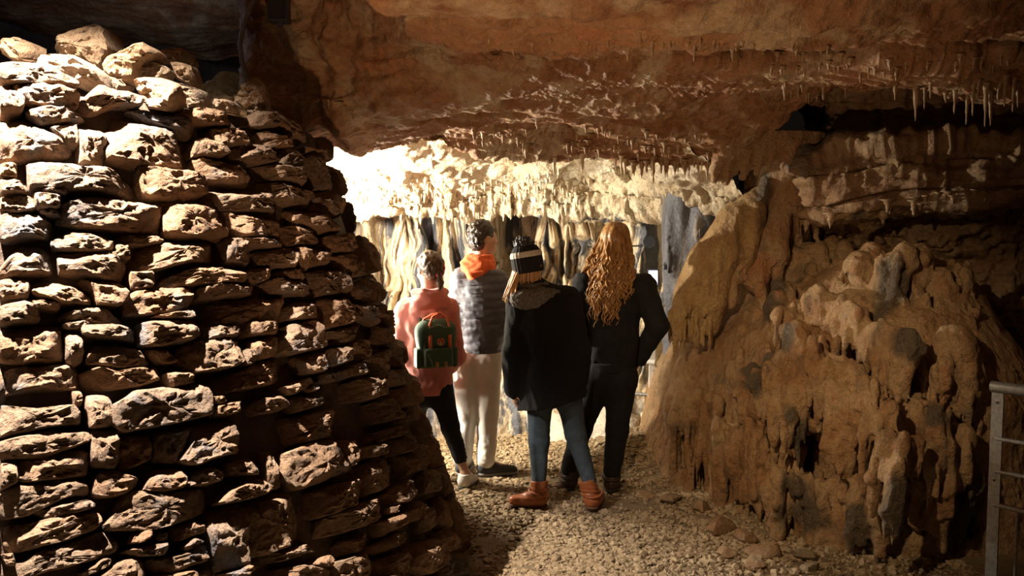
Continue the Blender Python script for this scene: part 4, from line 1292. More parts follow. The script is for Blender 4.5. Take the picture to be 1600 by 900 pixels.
# ------------------------------------------------------------------ steel railing at the right edge
def empty(name, loc=(0, 0, 0), rotz=0):
    return link(name, None, loc=loc, rotz=rotz)
P0 = px(1560, 605, 4.0)                        # head of the end post
dirv = np.array([1.0, -1.15, 0]); dirv /= np.linalg.norm(dirv)
rail = empty('steel_railing', (P0[0], P0[1], 0))
tag(rail, 'galvanised steel railing at the right edge of the picture', 'railing')
H_ = P0[2]
def part(name, V, q, mat, parent, smooth=True):
    o = link(name, mesh_np(name, V, q, smooth), mat, parent)
    if smooth:
        try: o.data.set_sharp_from_angle(angle=math.radians(40))
        except Exception: pass
    return o
Rz = np.array([[dirv[0], -dirv[1], 0], [dirv[1], dirv[0], 0], [0, 0, 1]])
LEN = 1.6
part('top_rail', *tube([dirv * -0.03, dirv * -0.02, dirv * LEN] + np.array([0, 0, H_]), 0.026, 12), M_steel, rail)
for s0 in (0.0, 1.25):
    V, q = box((0, 0, H_ / 2 - 0.02), (0.05, 0.012, H_ - 0.01), Rz); V += dirv * s0
    po_ = part('post', V, q, M_steel, rail, False)
    for zb in (0.07, H_ * 0.42):
        nrm = np.array([dirv[1], -dirv[0], 0])
        if nrm[1] > 0: nrm = -nrm
        V, q = tube([dirv * s0 + nrm * 0.0055 + np.array([0, 0, H_ - zb]), dirv * s0 + nrm * 0.008 + np.array([0, 0, H_ - zb])], 0.006, 8)
        part('bolt_hole', V, q, M_rubber, po_)
for k, dz in enumerate((0.235, 0.385, 0.54)):
    part('cross_rail', *tube([dirv * 0.0 + np.array([0, 0, H_ - dz]), dirv * LEN + np.array([0, 0, H_ - dz])], 0.011 if k < 2 else 0.012, 10), M_steel, rail)
for k in range(10):
    s0 = 0.10 + k * 0.11
    part('baluster', *tube([dirv * s0 + np.array([0, 0, H_ - 0.54]), dirv * s0 + np.array([0, 0, 0.08])], 0.007, 8), M_steel, rail)
part('bottom_rail', *tube([np.array([0, 0, 0.08]), dirv * LEN + np.array([0, 0, 0.08])], 0.011, 10), M_steel, rail)

# white railing in the chamber beyond the long haired person
Q0 = px(1019, 545, 6.85)
r2 = empty('white_railing', (Q0[0], Q0[1], 0)); H2 = Q0[2]
tag(r2, 'white painted railing beyond the elbow of the long haired person', 'railing')
zf = float(floor_z(Q0[0], Q0[1]))
part('post', *box((0, 0, (H2 + zf) / 2), (0.045, 0.03, H2 - zf)), M_white, r2, False)
part('post', *box((-0.6, 0.25, (H2 - 0.05) / 2), (0.045, 0.03, H2 + 0.05)), M_white, r2, False)
part('top_rail', *tube([(-0.6, 0.25, H2 - 0.10), (0.02, -0.03, H2 - 0.10)], 0.018, 10), M_white, r2)
part('cross_rail', *tube([(0, 0, H2 - 0.17), (0.28, -0.06, H2 - 0.16)], 0.014, 10), M_steel, r2)
part('cross_rail', *tube([(-0.6, 0.25, H2 - 0.36), (0, 0, H2 - 0.36)], 0.014, 10), M_steel, r2)
part('bracket', *box((0.03, -0.02, H2 - 0.42), (0.03, 0.02, 0.2)), M_white, r2, False)

# small lit cave lamp seen past the shoulder, dark lamp housing on the wall above it
def lamp_mat(name, col, e):
    m, nt, b = mat_new(name)
    b.inputs['Base Color'].default_value = (*col, 1)
    b.inputs['Emission Color'].default_value = (*col, 1)
    b.inputs['Emission Strength'].default_value = e
    return m
c = px(1021, 434, 6.9)
lo = empty('wall_lamp', c)
tag(lo, 'small glowing white lamp beside the shoulder of the long haired person', 'lamp')
part('housing', *box((0.0, 0.03, 0), (0.08, 0.06, 0.13)), M_rubber, lo, False)
part('lens', *box((-0.004, -0.008, 0), (0.066, 0.016, 0.11)), lamp_mat('lamp_glass', (0.86, 0.80, 1.0), 3.0), lo, False)
p = hit(B_back, 1012, 378)
lo = empty('spotlight', (p[0], p[1] - 0.06, p[2]))
tag(lo, 'small round black spotlight on the pale wall right of the curly hair', 'spotlight')
part('housing', *tube([(0, 0.10, 0), (0, 0.02, 0), (0, -0.03, 0)], [0.02, 0.045, 0.05], 14), M_rubber, lo)
part('bracket', *tube([(-0.13, 0.06, -0.035), (-0.05, 0.04, -0.03), (0, 0.03, -0.02)], 0.008, 6), M_rubber, lo)

# hose hanging at the upper left, black box above it
pts = [px(408, -25, 4.9), px(392, 10, 4.9), px(380, 40, 4.9), px(375, 70, 4.92), px(378, 95, 4.95), px(384, 118, 5.0), px(392, 140, 5.05)]
o = link('hose', mesh_np('hose', *tube(pts, 0.013, 10)), M_hose)
tag(o, 'grey hose curving down the dark rock left of the ceiling', 'hose')
c = px(436, 8, 4.80)
o = empty('junction_box', c)
tag(o, 'black box fixed to the rock at the top edge right of the hose', 'box')
part('case', *box((0, 0, 0), (0.10, 0.09, 0.18)), M_rubber, o, False)
part('lid', *box((0, -0.05, 0.0), (0.092, 0.014, 0.165)), plain_mat('black_plastic', (0.015, 0.015, 0.018), 0.3), o, False)
part('cable_gland', *tube([(0.01, -0.01, -0.085), (0.01, -0.01, -0.115)], 0.012, 10), M_rubber, o)

# ------------------------------------------------------------------ people
def rot3(yaw, pitch=0.0, roll=0.0):
    """columns: right, forward, up of a frame turned left by yaw, nodding up by pitch, tilting right by roll"""
    return np.array((Matrix.Rotation(yaw, 3, 'Z') @ Matrix.Rotation(pitch, 3, 'X') @ Matrix.Rotation(roll, 3, 'Y')))


M_skin = plain_mat('skin', (0.55, 0.32, 0.22), 0.5, 0, 0.06, 30)
M_lip = plain_mat('lips', (0.45, 0.16, 0.13), 0.45, 0, 0.05)
M_eye = plain_mat('eye_white', (0.8, 0.78, 0.75), 0.2, 0, 0.02)
M_iris = plain_mat('iris', (0.06, 0.035, 0.02), 0.15, 0, 0.05)


def head(vol, c, R, k=0.012):
    H = lambda x, y, z: c + R @ np.array([x, y, z])
    vol.ell(H(0, -0.012, 0.030), (0.073, 0.093, 0.083), 0.03, R)
    vol.ell(H(0, 0.028, -0.045), (0.058, 0.064, 0.066), 0.03, R)
    vol.ell(H(0, 0.062, -0.090), (0.030, 0.030, 0.022), 0.025, R)
    vol.ell(H(0, 0.072, 0.022), (0.052, 0.018, 0.012), 0.018, R)
    vol.cone(H(0, 0.085, 0.006), H(0, 0.107, -0.028), 0.007, 0.0125, 0.010)
    vol.ell(H(0, 0.094, -0.034), (0.018, 0.010, 0.008), 0.006, R)
    for s in (-1, 1):
        vol.ell(H(s * 0.031, 0.093, 0.002), (0.017, 0.012, 0.011), 0.008, R, cut=True)
        vol.ell(H(s * 0.031, 0.079, 0.001), (0.0125, 0.0125, 0.0125), 0.003, R)
        vol.ell(H(s * 0.046, 0.060, -0.028), (0.020, 0.018, 0.016), 0.02, R)
        E = R @ rot3(s * -0.35)
        vol.ell(H(s * 0.077, -0.010, -0.008), (0.010, 0.019, 0.032), 0.005, E)
        vol.ell(H(s * 0.086, -0.004, -0.002), (0.006, 0.009, 0.017), 0.004, E, cut=True)
    vol.ell(H(0, 0.088, -0.060), (0.023, 0.010, 0.006), 0.004, R)
    vol.ell(H(0, 0.086, -0.071), (0.020, 0.010, 0.007), 0.004, R)


def hand(vol, wrist, fwd, palm, side, curl=0.5, scale=1.0):
    """fwd: wrist to knuckles; palm: the way the palm faces; side: +1 when the thumb lies towards fwd x palm"""
    f = np.array(fwd, float); f /= np.linalg.norm(f)
    n = np.array(palm, float); n -= f * (f @ n); n /= np.linalg.norm(n)
    t = np.cross(f, n) * side
    s = scale
    R = np.column_stack([t, f, n])
    vol.ell(wrist + f * 0.048 * s, (0.040 * s, 0.056 * s, 0.016 * s), 0.01, R)
    for i, (o, ln) in enumerate(((0.028, 0.072), (0.010, 0.080), (-0.009, 0.075), (-0.026, 0.060))):
        p = wrist + f * (0.088 - 0.004 * abs(i - 1)) * s + t * o * s
        q = p + f * 0 ; ang = 0.15
        pts = [wrist + f * 0.05 * s + t * o * 0.8 * s, p]
        for j, fr in enumerate((0.45, 0.32, 0.23)):
            ang += curl * (0.7 if j == 0 else 0.9)
            q = pts[-1] + (f * math.cos(ang) + n * math.sin(ang)) * ln * fr * s
            pts.append(q)
        vol.chain(pts, [0.0085 * s, 0.0092 * s, 0.0085 * s, 0.0078 * s, 0.0065 * s], 0.004)
    b = wrist + f * 0.022 * s + t * 0.026 * s
    vol.chain([b, b + (f * 0.6 + t * 0.55 + n * 0.35) * 0.042 * s, b + (f * 0.85 + t * 0.50 + n * 0.6) * 0.068 * s], [0.013 * s, 0.010 * s, 0.008 * s], 0.008)


class Person:
    def __init__(self, bx, by, yaw, label):
        g = ground(bx, by)
        self.base = np.array([g[0], g[1], float(floor_z(g[0], g[1]))])
        self.yaw = yaw; self.label = label
        self.Ri = rot3(-yaw)
        self.R = rot3(yaw)

    def L(self, x, y, Y):
        return self.Ri @ (px(x, y, Y) - self.base)

    def W(self, d):
        """a world direction in the person's own frame"""
        return self.Ri @ np.asarray(d, float)

    def vol(self, h, lo=(-0.5, -0.45, -0.02), hi=(0.5, 0.5, 1.9)):
        return Vol(lo, hi, h)

    def body(self, J, hyaw=0.0, hpitch=0.0, hroll=0.0, w=1.0, hands=()):
        v = self.vol(0.0070)
        sc = (1, 0.64, 1)
        pel, chest, neck = J['pelvis'], J['chest'], J['neck']
        waist = (pel * 0.5 + chest * 0.5)
        v.chain([pel, waist, chest], [0.130 * w, 0.105 * w, 0.120 * w], 0.05, sc)
        v.cone(J['shl'], J['shr'], 0.045 * w, 0.045 * w, 0.05)
        v.cone(chest + np.array([0, 0, 0.05]), neck, 0.075, 0.050, 0.05)
        v.cone(neck, J['head'] + np.array([0, -0.005, -0.03]), 0.050, 0.048, 0.03)
        for s in 'lr':
            v.chain([J['sh' + s], J['el' + s], J['wr' + s]], [0.046 * w, 0.036 * w, 0.025 * w], 0.03)
            v.chain([J['hip' + s], J['kn' + s], J['an' + s]], [0.070 * w, 0.044 * w, 0.031 * w], 0.04)
            kn, an = J['kn' + s], J['an' + s]
            v.cone(kn * 0.75 + an * 0.25 + np.array([0, -0.008, 0]), kn * 0.45 + an * 0.55, 0.040 * w, 0.034 * w, 0.03)
            t = J['toe' + s]
            heel = an + (an - t) * np.array([0.03, 0.03, 0]); heel[2] = t[2]
            v.chain([an, heel], [0.031, 0.024], 0.015); v.chain([an, t], [0.028, 0.018], 0.015); v.chain([heel, t], [0.022, 0.018], 0.015)
        self.RH = rot3(hyaw, hpitch, hroll); self.head = J['head']
        head(v, J['head'], self.RH)
        for a in hands: hand(v, *a)
        V, q = v.mesh()
        me = mesh_np('person', V, q)
        for m in (M_skin, M_lip, M_eye, M_iris): me.materials.append(m)
        cen = V[q].mean(1)
        loc = (cen - J['head']) @ self.RH
        mi = np.zeros(len(q), np.int32)
        mi[(np.abs(loc[:, 0]) < 0.022) & (loc[:, 1] > 0.084) & (np.abs(loc[:, 2] + 0.066) < 0.012)] = 1
        for s in (-1, 1):
            dd = np.hypot(loc[:, 0] - s * 0.031, loc[:, 2] - 0.001)
            fr = loc[:, 1] > 0.078
            mi[(dd < 0.0115) & fr] = 2; mi[(dd < 0.006) & fr] = 3
        me.polygons.foreach_set('material_index', mi)
        self.o = link('person', me, None, None, self.base, self.yaw)
        tag(self.o, self.label, 'person')
        return self.o

    def put(self, name, v, mat, label=None, parent=None, folds=0.0, fs=(9, 9, 5), smooth=0):
        V, q = v.mesh() if isinstance(v, Vol) else v
        if folds:
            N = vnormals(V, q)
            n = fbm(V[:, 0] * fs[0] + 3, V[:, 1] * fs[1], V[:, 2] * fs[2] + self.base[0] * 9, 3, 0.5)
            r = ridged(V[:, 0] * fs[0] * 1.2 + 9 + V[:, 2] * 2, V[:, 1] * fs[1], V[:, 2] * fs[2] * 1.3, 2) - 0.6
            V = V + N * (folds * (0.6 * n + 0.5 * r))[:, None]
        o = link(name, mesh_np(name, V, q), mat, parent or self.o)
        if label: o['label'] = label
        return o

    def trousers(self, J, rad, mat, label=None, top=None, ends=None, folds=0.007, name='trousers', w=1.0):
        v = self.vol(0.010)
        pel = J['pelvis']
        v.cone(pel + np.array([0, 0, 0.10]), pel + np.array([0, 0, -0.01]), 0.135 * w, 0.145 * w, 0.03, (1, 0.70, 1))
        for s in 'lr':
            v.ell(J['hip' + s] + np.array([0, -0.035, 0.0]), (0.085 * w, 0.085 * w, 0.10), 0.05)
            kn, an = J['kn' + s], J['an' + s]
            end = kn + (an - kn) * (ends if ends else 0.96)
            v.chain([J['hip' + s], kn, end], rad, 0.05)
        V, q = v.mesh()
        # creases that pile up behind the knee and above the hem
        N = vnormals(V, q)
        zk = min(J['knl'][2], J['knr'][2]); za = min(J['anl'][2], J['anr'][2])
        cr = np.exp(-((V[:, 2] - zk) / 0.10) ** 2) * 0.7 + np.exp(-((V[:, 2] - za - 0.06) / 0.09) ** 2)
        wv = np.sin(V[:, 2] * 170 + 9 * noise(V[:, 0] * 11, V[:, 1] * 11, V[:, 2] * 7) + V[:, 0] * 45)
        V = V + N * (cr * wv * 0.0022 * (0.4 + np.clip(noise(V[:, 0] * 12 + 5, V[:, 1] * 12, V[:, 2] * 8), 0, 1) * 2.2))[:, None]
        return self.put(name, (V, q), mat, label, folds=folds)


def J_from(p, d, front=0.0):
    """joints from pixels: name -> (x, y, depth)"""
    return {k: p.L(*v) for k, v in d.items()}


def low_shoe(p, an, toe, mat, sole_mat, name='shoe', length=None, w=0.040, label=None, laces=True, heel_lift=0.0):
    f = np.array([toe[0] - an[0], toe[1] - an[1], 0.0]); f /= np.linalg.norm(f)
    sd = np.array([f[1], -f[0], 0])
    R = np.column_stack([sd, f, [0, 0, 1]])
    z0 = toe[2] - 0.022
    L_ = 0.27 if length is None else length
    heel = np.array([an[0], an[1], z0]) - f * 0.055
    at = lambda a, b, c: heel + f * a + sd * b + np.array([0, 0, c])
    lo = np.array([heel[0], heel[1], z0]) - 0.34; hi = lo + 0.68
    lo[2] = z0 - 0.03; hi[2] = z0 + 0.22
    v = Vol(lo, hi, 0.006)
    v.cone(at(0.035, 0, 0.055), at(0.10, 0, 0.055), 0.040, 0.040, 0.02)
    v.cone(at(0.10, 0, 0.045), at(L_ - 0.045, 0, 0.030), 0.043, 0.036, 0.03, (1, 1, 0.9))
    v.cone(at(0.035, 0, 0.05), at(0.045, 0, 0.105), 0.042, 0.040, 0.02)
    v.halfspace(at(0, 0, 0.018), (0, 0, -1)); v.halfspace(at(0, 0, 0.100), (0, 0, 1))
    o = p.put(name, v, mat, label)
    v = Vol(lo, hi, 0.006)
    v.cone(at(0.035, 0, 0.01), at(L_ - 0.045, 0, 0.01), 0.042, 0.041, 0.01)
    v.halfspace(at(0, 0, 0.022), (0, 0, 1)); v.halfspace(at(0, 0, 0.0), (0, 0, -1))
    p.put('sole', v, sole_mat, parent=o)
    if laces:
        for k in range(4):
            a = 0.115 + 0.028 * k
            zt = 0.092 - 0.011 * k
            V, q = tube([at(a, -0.024, zt - 0.012), at(a + 0.006, 0, zt + 0.003), at(a + 0.012, 0.024, zt - 0.012)], 0.003, 6)
            p.put('lace', (V, q), sole_mat, parent=o)
    return o


def boot(p, kn, an, toe, mat, sole_mat, shaft=0.13, label=None, strap=True, r=0.048):
    f = np.array([toe[0] - an[0], toe[1] - an[1], 0.0]); f /= np.linalg.norm(f)
    sd = np.array([f[1], -f[0], 0]); z0 = toe[2] - 0.03
    heel = np.array([an[0], an[1], z0]) - f * 0.05
    at = lambda a, b, c: heel + f * a + sd * b + np.array([0, 0, c])
    up = (kn - an) / np.linalg.norm(kn - an)
    lo = np.minimum(heel, toe) - 0.16; hi = np.maximum(heel, toe) + 0.16
    lo[2] = z0 - 0.02; hi[2] = z0 + shaft + 0.16
    v = Vol(lo, hi, 0.0065)
    a0 = at(0.048, 0, 0.065)
    v.cone(a0, a0 + up * (shaft + 0.02), r * 0.96, r * 1.02, 0.02)
    v.cone(at(0.048, 0, 0.06), at(0.11, 0, 0.055), 0.044, 0.042, 0.02)
    v.cone(at(0.11, 0, 0.055), at(0.205, 0, 0.045), 0.042, 0.034, 0.03)
    v.halfspace(a0 + up * (shaft + 0.0), up); v.halfspace(at(0, 0, 0.026), (0, 0, -1))
    V, q = v.mesh(); N = vnormals(V, q)
    cr = np.exp(-((V[:, 2] - z0 - 0.11) / 0.035) ** 2)
    V = V + N * (cr * 0.005 * np.sin(V[:, 2] * 210 + 4 * noise(V[:, 0] * 12, V[:, 1] * 12, V[:, 2] * 12)))[:, None]
    o = p.put('boot', (V, q), mat, label, folds=0.003)
    v = Vol(lo, hi, 0.0065)
    v.cone(at(0.035, 0, 0.02), at(0.205, 0, 0.02), 0.042, 0.038, 0.0); v.halfspace(at(0, 0, 0.030), (0, 0, 1)); v.halfspace(at(0, 0, 0.018), (0, 0, -1))
    p.put('sole', v, sole_mat, parent=o)
    v = Vol(lo, hi, 0.0065)
    v.cone(at(0.042, 0, 0.0), at(0.042, 0, 0.03), 0.036, 0.040, 0.0); v.halfspace(at(0.078, 0, 0), f); v.halfspace(at(0, 0, 0.0), (0, 0, -1)); v.halfspace(at(0, 0, 0.024), (0, 0, 1))
    p.put('heel', v, sole_mat, parent=o)
    if strap:
        a = np.linspace(0, 2 * math.pi, 20)
        c = at(0.052, 0, 0.105)
        ring = [c + (f * math.sin(t) * 1.05 + sd * math.cos(t)) * (r + 0.004) + np.array([0, 0, 0.012 * math.sin(t)]) for t in a]
        p.put('strap', tube(ring, 0.007, 6), mat, parent=o)
    return o


def sleeve_chain(v, J, s, rad, k=0.03):
    v.chain([J['sh' + s], J['el' + s], J['wr' + s]], rad, k)


def on_floor(p, x, y, h=0.03):
    """point on the floor under pixel x, y, h above it, in the person's frame"""
    g = ground(x, y); g[2] = float(floor_z(g[0], g[1])) + h
    return p.Ri @ (g - p.base)


# ---------------------------------------------------------------- person in the pink hoodie
A = Person(690, 762, math.radians(18), 'person in a pink hoodie and black cropped trousers, wearing a green backpack')
D = 5.92
J = J_from(A, dict(pelvis=(671, 600, D), chest=(668, 506, D), neck=(670, 457, D + .02), head=(671, 421, D + .05), shl=(634, 484, D), shr=(700, 482, D + .04),
                   ell=(624, 556, D - .02), elr=(712, 556, D + .02), wrl=(634, 590, D + .24), wrr=(690, 586, D + .26),
                   hipl=(654, 612, D), hipr=(688, 612, D), knl=(647, 680, D + .14), knr=(704, 668, D - .02), anl=(640, 738, D + .24), anr=(727, 735, D - .06)))
J['toer'] = on_floor(A, 740, 758); J['toer'] = J['anr'] + np.array([0.10, 0.13, 0]); J['toer'][2] = 0.025; J['anr'][2] = 0.10
J['toel'] = J['anl'] + np.array([-0.03, 0.16, 0]); J['toel'][2] = 0.025; J['anl'][2] = 0.09
fw = np.array([0, 1.0, 0])
A.body(J, math.radians(12), math.radians(-14), 0, 0.92, hands=[(J['wrl'], A.W((0.5, 0.8, 0)), A.W((0.6, -0.5, 0.3)), 1, 0.6, 0.92), (J['wrr'], A.W((-0.6, 0.7, 0)), A.W((-0.5, -0.6, 0.3)), -1, 0.6, 0.92)])
M_pink = plain_mat('pink_sweatshirt', (0.60, 0.20, 0.165), 0.9, 0, 0.08, 25, 0.25, 260, 0.003, 0.3)
M_black = plain_mat('black_cloth', (0.007, 0.007, 0.008), 0.9, 0, 0.25, 25, 0.2, 240, 0.003)
A.trousers(J, [0.080, 0.062, 0.046], M_black, ends=0.66, w=0.86)
v = A.vol(0.010)
up = np.array([0, 0, 1.0])
v.chain([J['pelvis'] + up * 0.005, J['pelvis'] * .5 + J['chest'] * .5, J['chest'], J['chest'] + up * 0.05], [0.158, 0.158, 0.150, 0.130], 0.05, (1, 0.84, 1))
v.cone(J['shl'], J['shr'], 0.062, 0.062, 0.06)
v.cone(J['chest'] + up * 0.06, J['neck'] - up * 0.02, 0.105, 0.068, 0.06)
for s in 'lr': sleeve_chain(v, J, s, [0.070, 0.062, 0.047])
v.halfspace(J['pelvis'] + up * -0.05, (0, 0, -1))
hood = A.put('hoodie', v, M_pink, 'pink hooded sweatshirt', folds=0.014, fs=(9, 9, 6))
v = A.vol(0.009)
nk = J['neck']
for t in np.linspace(0, 2 * math.pi, 15)[:-1]:
    bk = max(0, -math.sin(t))
    v.cone(nk + np.array([0.085 * math.cos(t), 0.065 * math.sin(t) - 0.015, -0.025 - 0.02 * bk]), nk + np.array([0.080 * math.cos(t), 0.065 * math.sin(t) - 0.03 * bk, 0.0]), 0.030 + 0.012 * bk, 0.024, 0.03)
v.ell(nk + np.array([0, -0.085, -0.065]), (0.130, 0.050, 0.060), 0.04)
v.chain([nk + np.array([-0.10, -0.03, 0.0]), nk + np.array([-0.05, -0.085, -0.005]), nk + np.array([0.05, -0.085, -0.005]), nk + np.array([0.10, -0.03, 0.0])], [0.026, 0.034, 0.034, 0.026], 0.02)
v.cone(nk + up * -0.1, nk + up * 0.1, 0.050, 0.062, 0.01, cut=True)
A.put('hood', v, M_pink, folds=0.013, fs=(6, 6, 16), parent=hood)
v = A.vol(0.009)
v.cone(J['pelvis'] + up * -0.05, J['pelvis'] + up * 0.03, 0.156, 0.160, 0.0, (1, 0.86, 1)); v.halfspace(J['pelvis'] + up * 0.0, up); v.halfspace(J['pelvis'] + up * -0.06, -up)
A.put('waistband', v, M_pink, parent=hood)


def hair_mat(name, a, b, rough=0.4):
    m, nt, bs = mat_new(name)
    c = ramp(nt, nnoise(nt, 60, 3, 0.6, (1, 1, 0.25)), [(0.3, a), (0.7, b)])
    nt.links.new(c, bs.inputs['Base Color']); bs.inputs['Roughness'].default_value = rough
    bump(nt, bs, nnoise(nt, 220, 2, 0.5, (1, 1, 0.15)), 0.6, 0.004)
    return m
M_hairA = hair_mat('brown_hair', (0.035, 0.019, 0.009), (0.11, 0.062, 0.028))
H = lambda p, x, y, z: p.head + p.RH @ np.array([x, y, z])
v = Vol(A.head - 0.2, A.head + 0.2, 0.0055)
v.ell(H(A, 0, -0.020, 0.032), (0.089, 0.104, 0.094), 0.02, A.RH)
v.ell(H(A, 0, -0.065, -0.015), (0.080, 0.062, 0.072), 0.03, A.RH)
v.ell(H(A, 0.01, -0.105, 0.015), (0.050, 0.035, 0.045), 0.02, A.RH)
v.field(lambda X, Y, Z: -0.007 * noise(X * 55 + 0 * Y + 0 * Z, Y * 25 + 0 * X + 0 * Z, Z * 30 + 0 * X + 0 * Y))
v.halfspace(H(A, 0, 0.055, 0.05), A.RH @ np.array([0, 1, -0.75]))
for s in (-1, 1): v.ell(H(A, s * 0.085, 0.010, -0.030), (0.02, 0.032, 0.045), 0.01, A.RH, cut=True)
hr = A.put('hair', v, M_hairA, 'brown hair tied back')
V, q = hr_m = None, None
v = Vol(A.head - 0.3, A.head + 0.2, 0.0055)
tie = H(A, 0.01, -0.118, -0.060)
v.chain([H(A, 0.0, -0.085, -0.02), tie, tie + np.array([0.005, -0.012, -0.05]), tie + np.array([0.0, -0.015, -0.10])], [0.028, 0.015, 0.024, 0.008], 0.02)
A.put('ponytail', v, M_hairA, parent=hr)
V, q = tube([tie + 0.017 * np.array([math.cos(t), 0.3 * math.sin(t), math.sin(t) * 0.6]) for t in np.linspace(0, 2 * math.pi, 14)], 0.006, 6)
A.put('hair_tie', (V, q), plain_mat('pink_elastic', (0.7, 0.03, 0.10), 0.6), 'bright pink hair tie', parent=hr)
M_offw = plain_mat('white_canvas', (0.62, 0.60, 0.56), 0.8, 0, 0.08)
M_sole = plain_mat('grey_rubber', (0.25, 0.24, 0.23), 0.8)
M_soled = plain_mat('dark_rubber', (0.05, 0.045, 0.04), 0.8)
low_shoe(A, J['anr'], J['toer'], M_offw, M_soled, length=0.24)
low_shoe(A, J['anl'], J['toel'], M_offw, M_soled, length=0.24)
JA = J

# green backpack on the pink hoodie
bc = px(681, 534, D - 0.18)
pack = empty('backpack', bc, math.radians(20))
tag(pack, 'small green backpack with orange handles on the pink hoodie', 'backpack')
M_green = plain_mat('green_canvas', (0.055, 0.10, 0.065), 0.8, 0, 0.15, 40, 0.2, 300, 0.002)
M_greenp = plain_mat('pale_green_piping', (0.24, 0.34, 0.22), 0.7)
M_orange = plain_mat('orange_webbing', (0.75, 0.17, 0.06), 0.7, 0, 0.1)
M_tan = plain_mat('tan_leather', (0.42, 0.26, 0.07), 0.6)
def vput(name, v, mat, parent, label=None):
    V, q = v.mesh() if isinstance(v, Vol) else v
    o = link(name, mesh_np(name, V, q), mat, parent)
    if label: o['label'] = label
    return o
v = Vol((-0.2, -0.15, -0.25), (0.2, 0.15, 0.25), 0.007)
v.rbox((0, 0.005, -0.03), (0.235, 0.115, 0.27), 0.03, 0.03); v.cone((-0.055, 0.005, 0.06), (0.055, 0.005, 0.06), 0.072, 0.072, 0.05, (1, 0.75, 1.2))
vput('bag_body', v, M_green, pack)
v = Vol((-0.2, -0.2, -0.25), (0.2, 0.15, 0.25), 0.006)
v.rbox((0, -0.062, -0.095), (0.185, 0.05, 0.125), 0.018, 0.01)
vput('front_pocket', v, M_green, pack)
for s in (-1, 1):
    v = Vol((-0.2, -0.15, -0.25), (0.2, 0.15, 0.25), 0.006)
    v.rbox((s * 0.12, 0.0, -0.10), (0.035, 0.09, 0.13), 0.014, 0.01)
    vput('side_pocket', v, M_green, pack)
    # handles: two loops rising from the top
    pts = [(s * 0.055, -0.05 if s < 0 else 0.0, 0.05), (s * 0.052, -0.05 if s < 0 else 0, 0.12), (s * 0.030, -0.04 if s < 0 else -0.01, 0.168), (0.02, -0.03, 0.185), (0.045, -0.03, 0.17)] if s < 0 else \
          [(0.075, -0.05, 0.05), (0.072, -0.05, 0.12), (0.055, -0.04, 0.165), (0.02, -0.035, 0.190), (-0.03, -0.01, 0.176), (-0.075, 0.0, 0.150), (-0.085, 0.01, 0.13)]
    vput('handle', tube(pts, 0.0075, 8), M_orange, pack)
    V, q = box((s * 0.055 if s < 0 else 0.075, -0.0665, 0.005), (0.022, 0.006, 0.09)); vput('strap_tab', (V, q), M_orange, pack)
    V, q = box((s * 0.028 + 0.012, -0.0885, -0.135), (0.022, 0.005, 0.032)); vput('pocket_tab', (V, q), M_tan, pack)
    vput('shoulder_strap', tube([(s * 0.07, 0.06, 0.10), (s * 0.085, 0.10, 0.155), (s * 0.095, 0.17, 0.165), (s * 0.10, 0.32, 0.10), (s * 0.11, 0.33, -0.02), (s * 0.115, 0.10, -0.13), (s * 0.10, 0.06, -0.14)], 0.012, 8), M_green, pack)
vput('zip_piping', tube([(-0.09, -0.05, -0.13), (-0.092, -0.052, -0.04), (-0.085, -0.054, 0.05), (-0.06, -0.055, 0.095), (0, -0.056, 0.115), (0.06, -0.055, 0.095), (0.085, -0.054, 0.05), (0.09, -0.052, -0.04)], 0.0045, 6), M_greenp, pack, 'pale green zip piping')
vput('draw_cord', tube([(-0.06, -0.07, -0.03), (-0.075, -0.085, -0.07), (-0.055, -0.09, -0.11), (-0.045, -0.09, -0.15)], 0.0035, 6), M_greenp, pack)
def disc(c, r, t, n=20):
    return tube([(c[0], c[1], c[2]), (c[0], c[1] - t, c[2])], r, n)
patch = vput('logo_patch', disc((0.016, -0.056, 0.006), 0.026, 0.006), plain_mat('patch_cloth', (0.62, 0.36, 0.20), 0.8), pack, 'round orange tan patch with a red curled animal emblem')
M_red = plain_mat('emblem_red', (0.55, 0.04, 0.03), 0.8)
pts = [(0.016 + 0.013 * math.cos(t), -0.0635, 0.006 + 0.013 * math.sin(t)) for t in np.linspace(-0.9, 3.9, 14)]
vput('emblem', tube(pts, np.interp(np.linspace(0, 1, 14), [0, .2, .7, 1], [0.003, 0.008, 0.006, 0.002]), 6), M_red, patch)

# ---------------------------------------------------------------- man in the quilted jacket
Bp = Person(742, 744, math.radians(-14), 'person with short dark hair in a grey quilted jacket and cream trousers')
D = 6.22
J = J_from(Bp, dict(pelvis=(747, 550, D), chest=(748, 468, D), neck=(750, 412, D + .02), head=(755, 373, D + .04), shl=(721, 437, D), shr=(777, 440, D),
                    ell=(713, 503, D - .02), elr=(788, 503, D - .02), wrl=(724, 540, D + .2), wrr=(778, 545, D + .2),
                    hipl=(730, 560, D), hipr=(763, 560, D), knl=(729, 642, D + .02), knr=(762, 644, D), anl=(722, 722, D), anr=(759, 724, D - .02)))
J['anl'][2] = 0.10; J['anr'][2] = 0.10
J['toer'] = J['anr'] + Bp.W((0.19, 0.03, 0)); J['toer'][2] = 0.025
J['toel'] = J['anl'] + Bp.W((0.04, 0.18, 0)); J['toel'][2] = 0.025
Bp.body(J, math.radians(-42), math.radians(6), 0, 1.0, hands=[(J['wrl'], Bp.W((0.4, 0.6, -0.3)), Bp.W((0.6, -0.4, 0)), 1, 0.5, 1.0), (J['wrr'], Bp.W((-0.4, 0.6, -0.3)), Bp.W((-0.6, -0.4, 0)), -1, 0.5, 1.0)])
M_cream = plain_mat('cream_cotton', (0.80, 0.77, 0.72), 0.85, 0, 0.05, 20, 0.2, 240, 0.003)
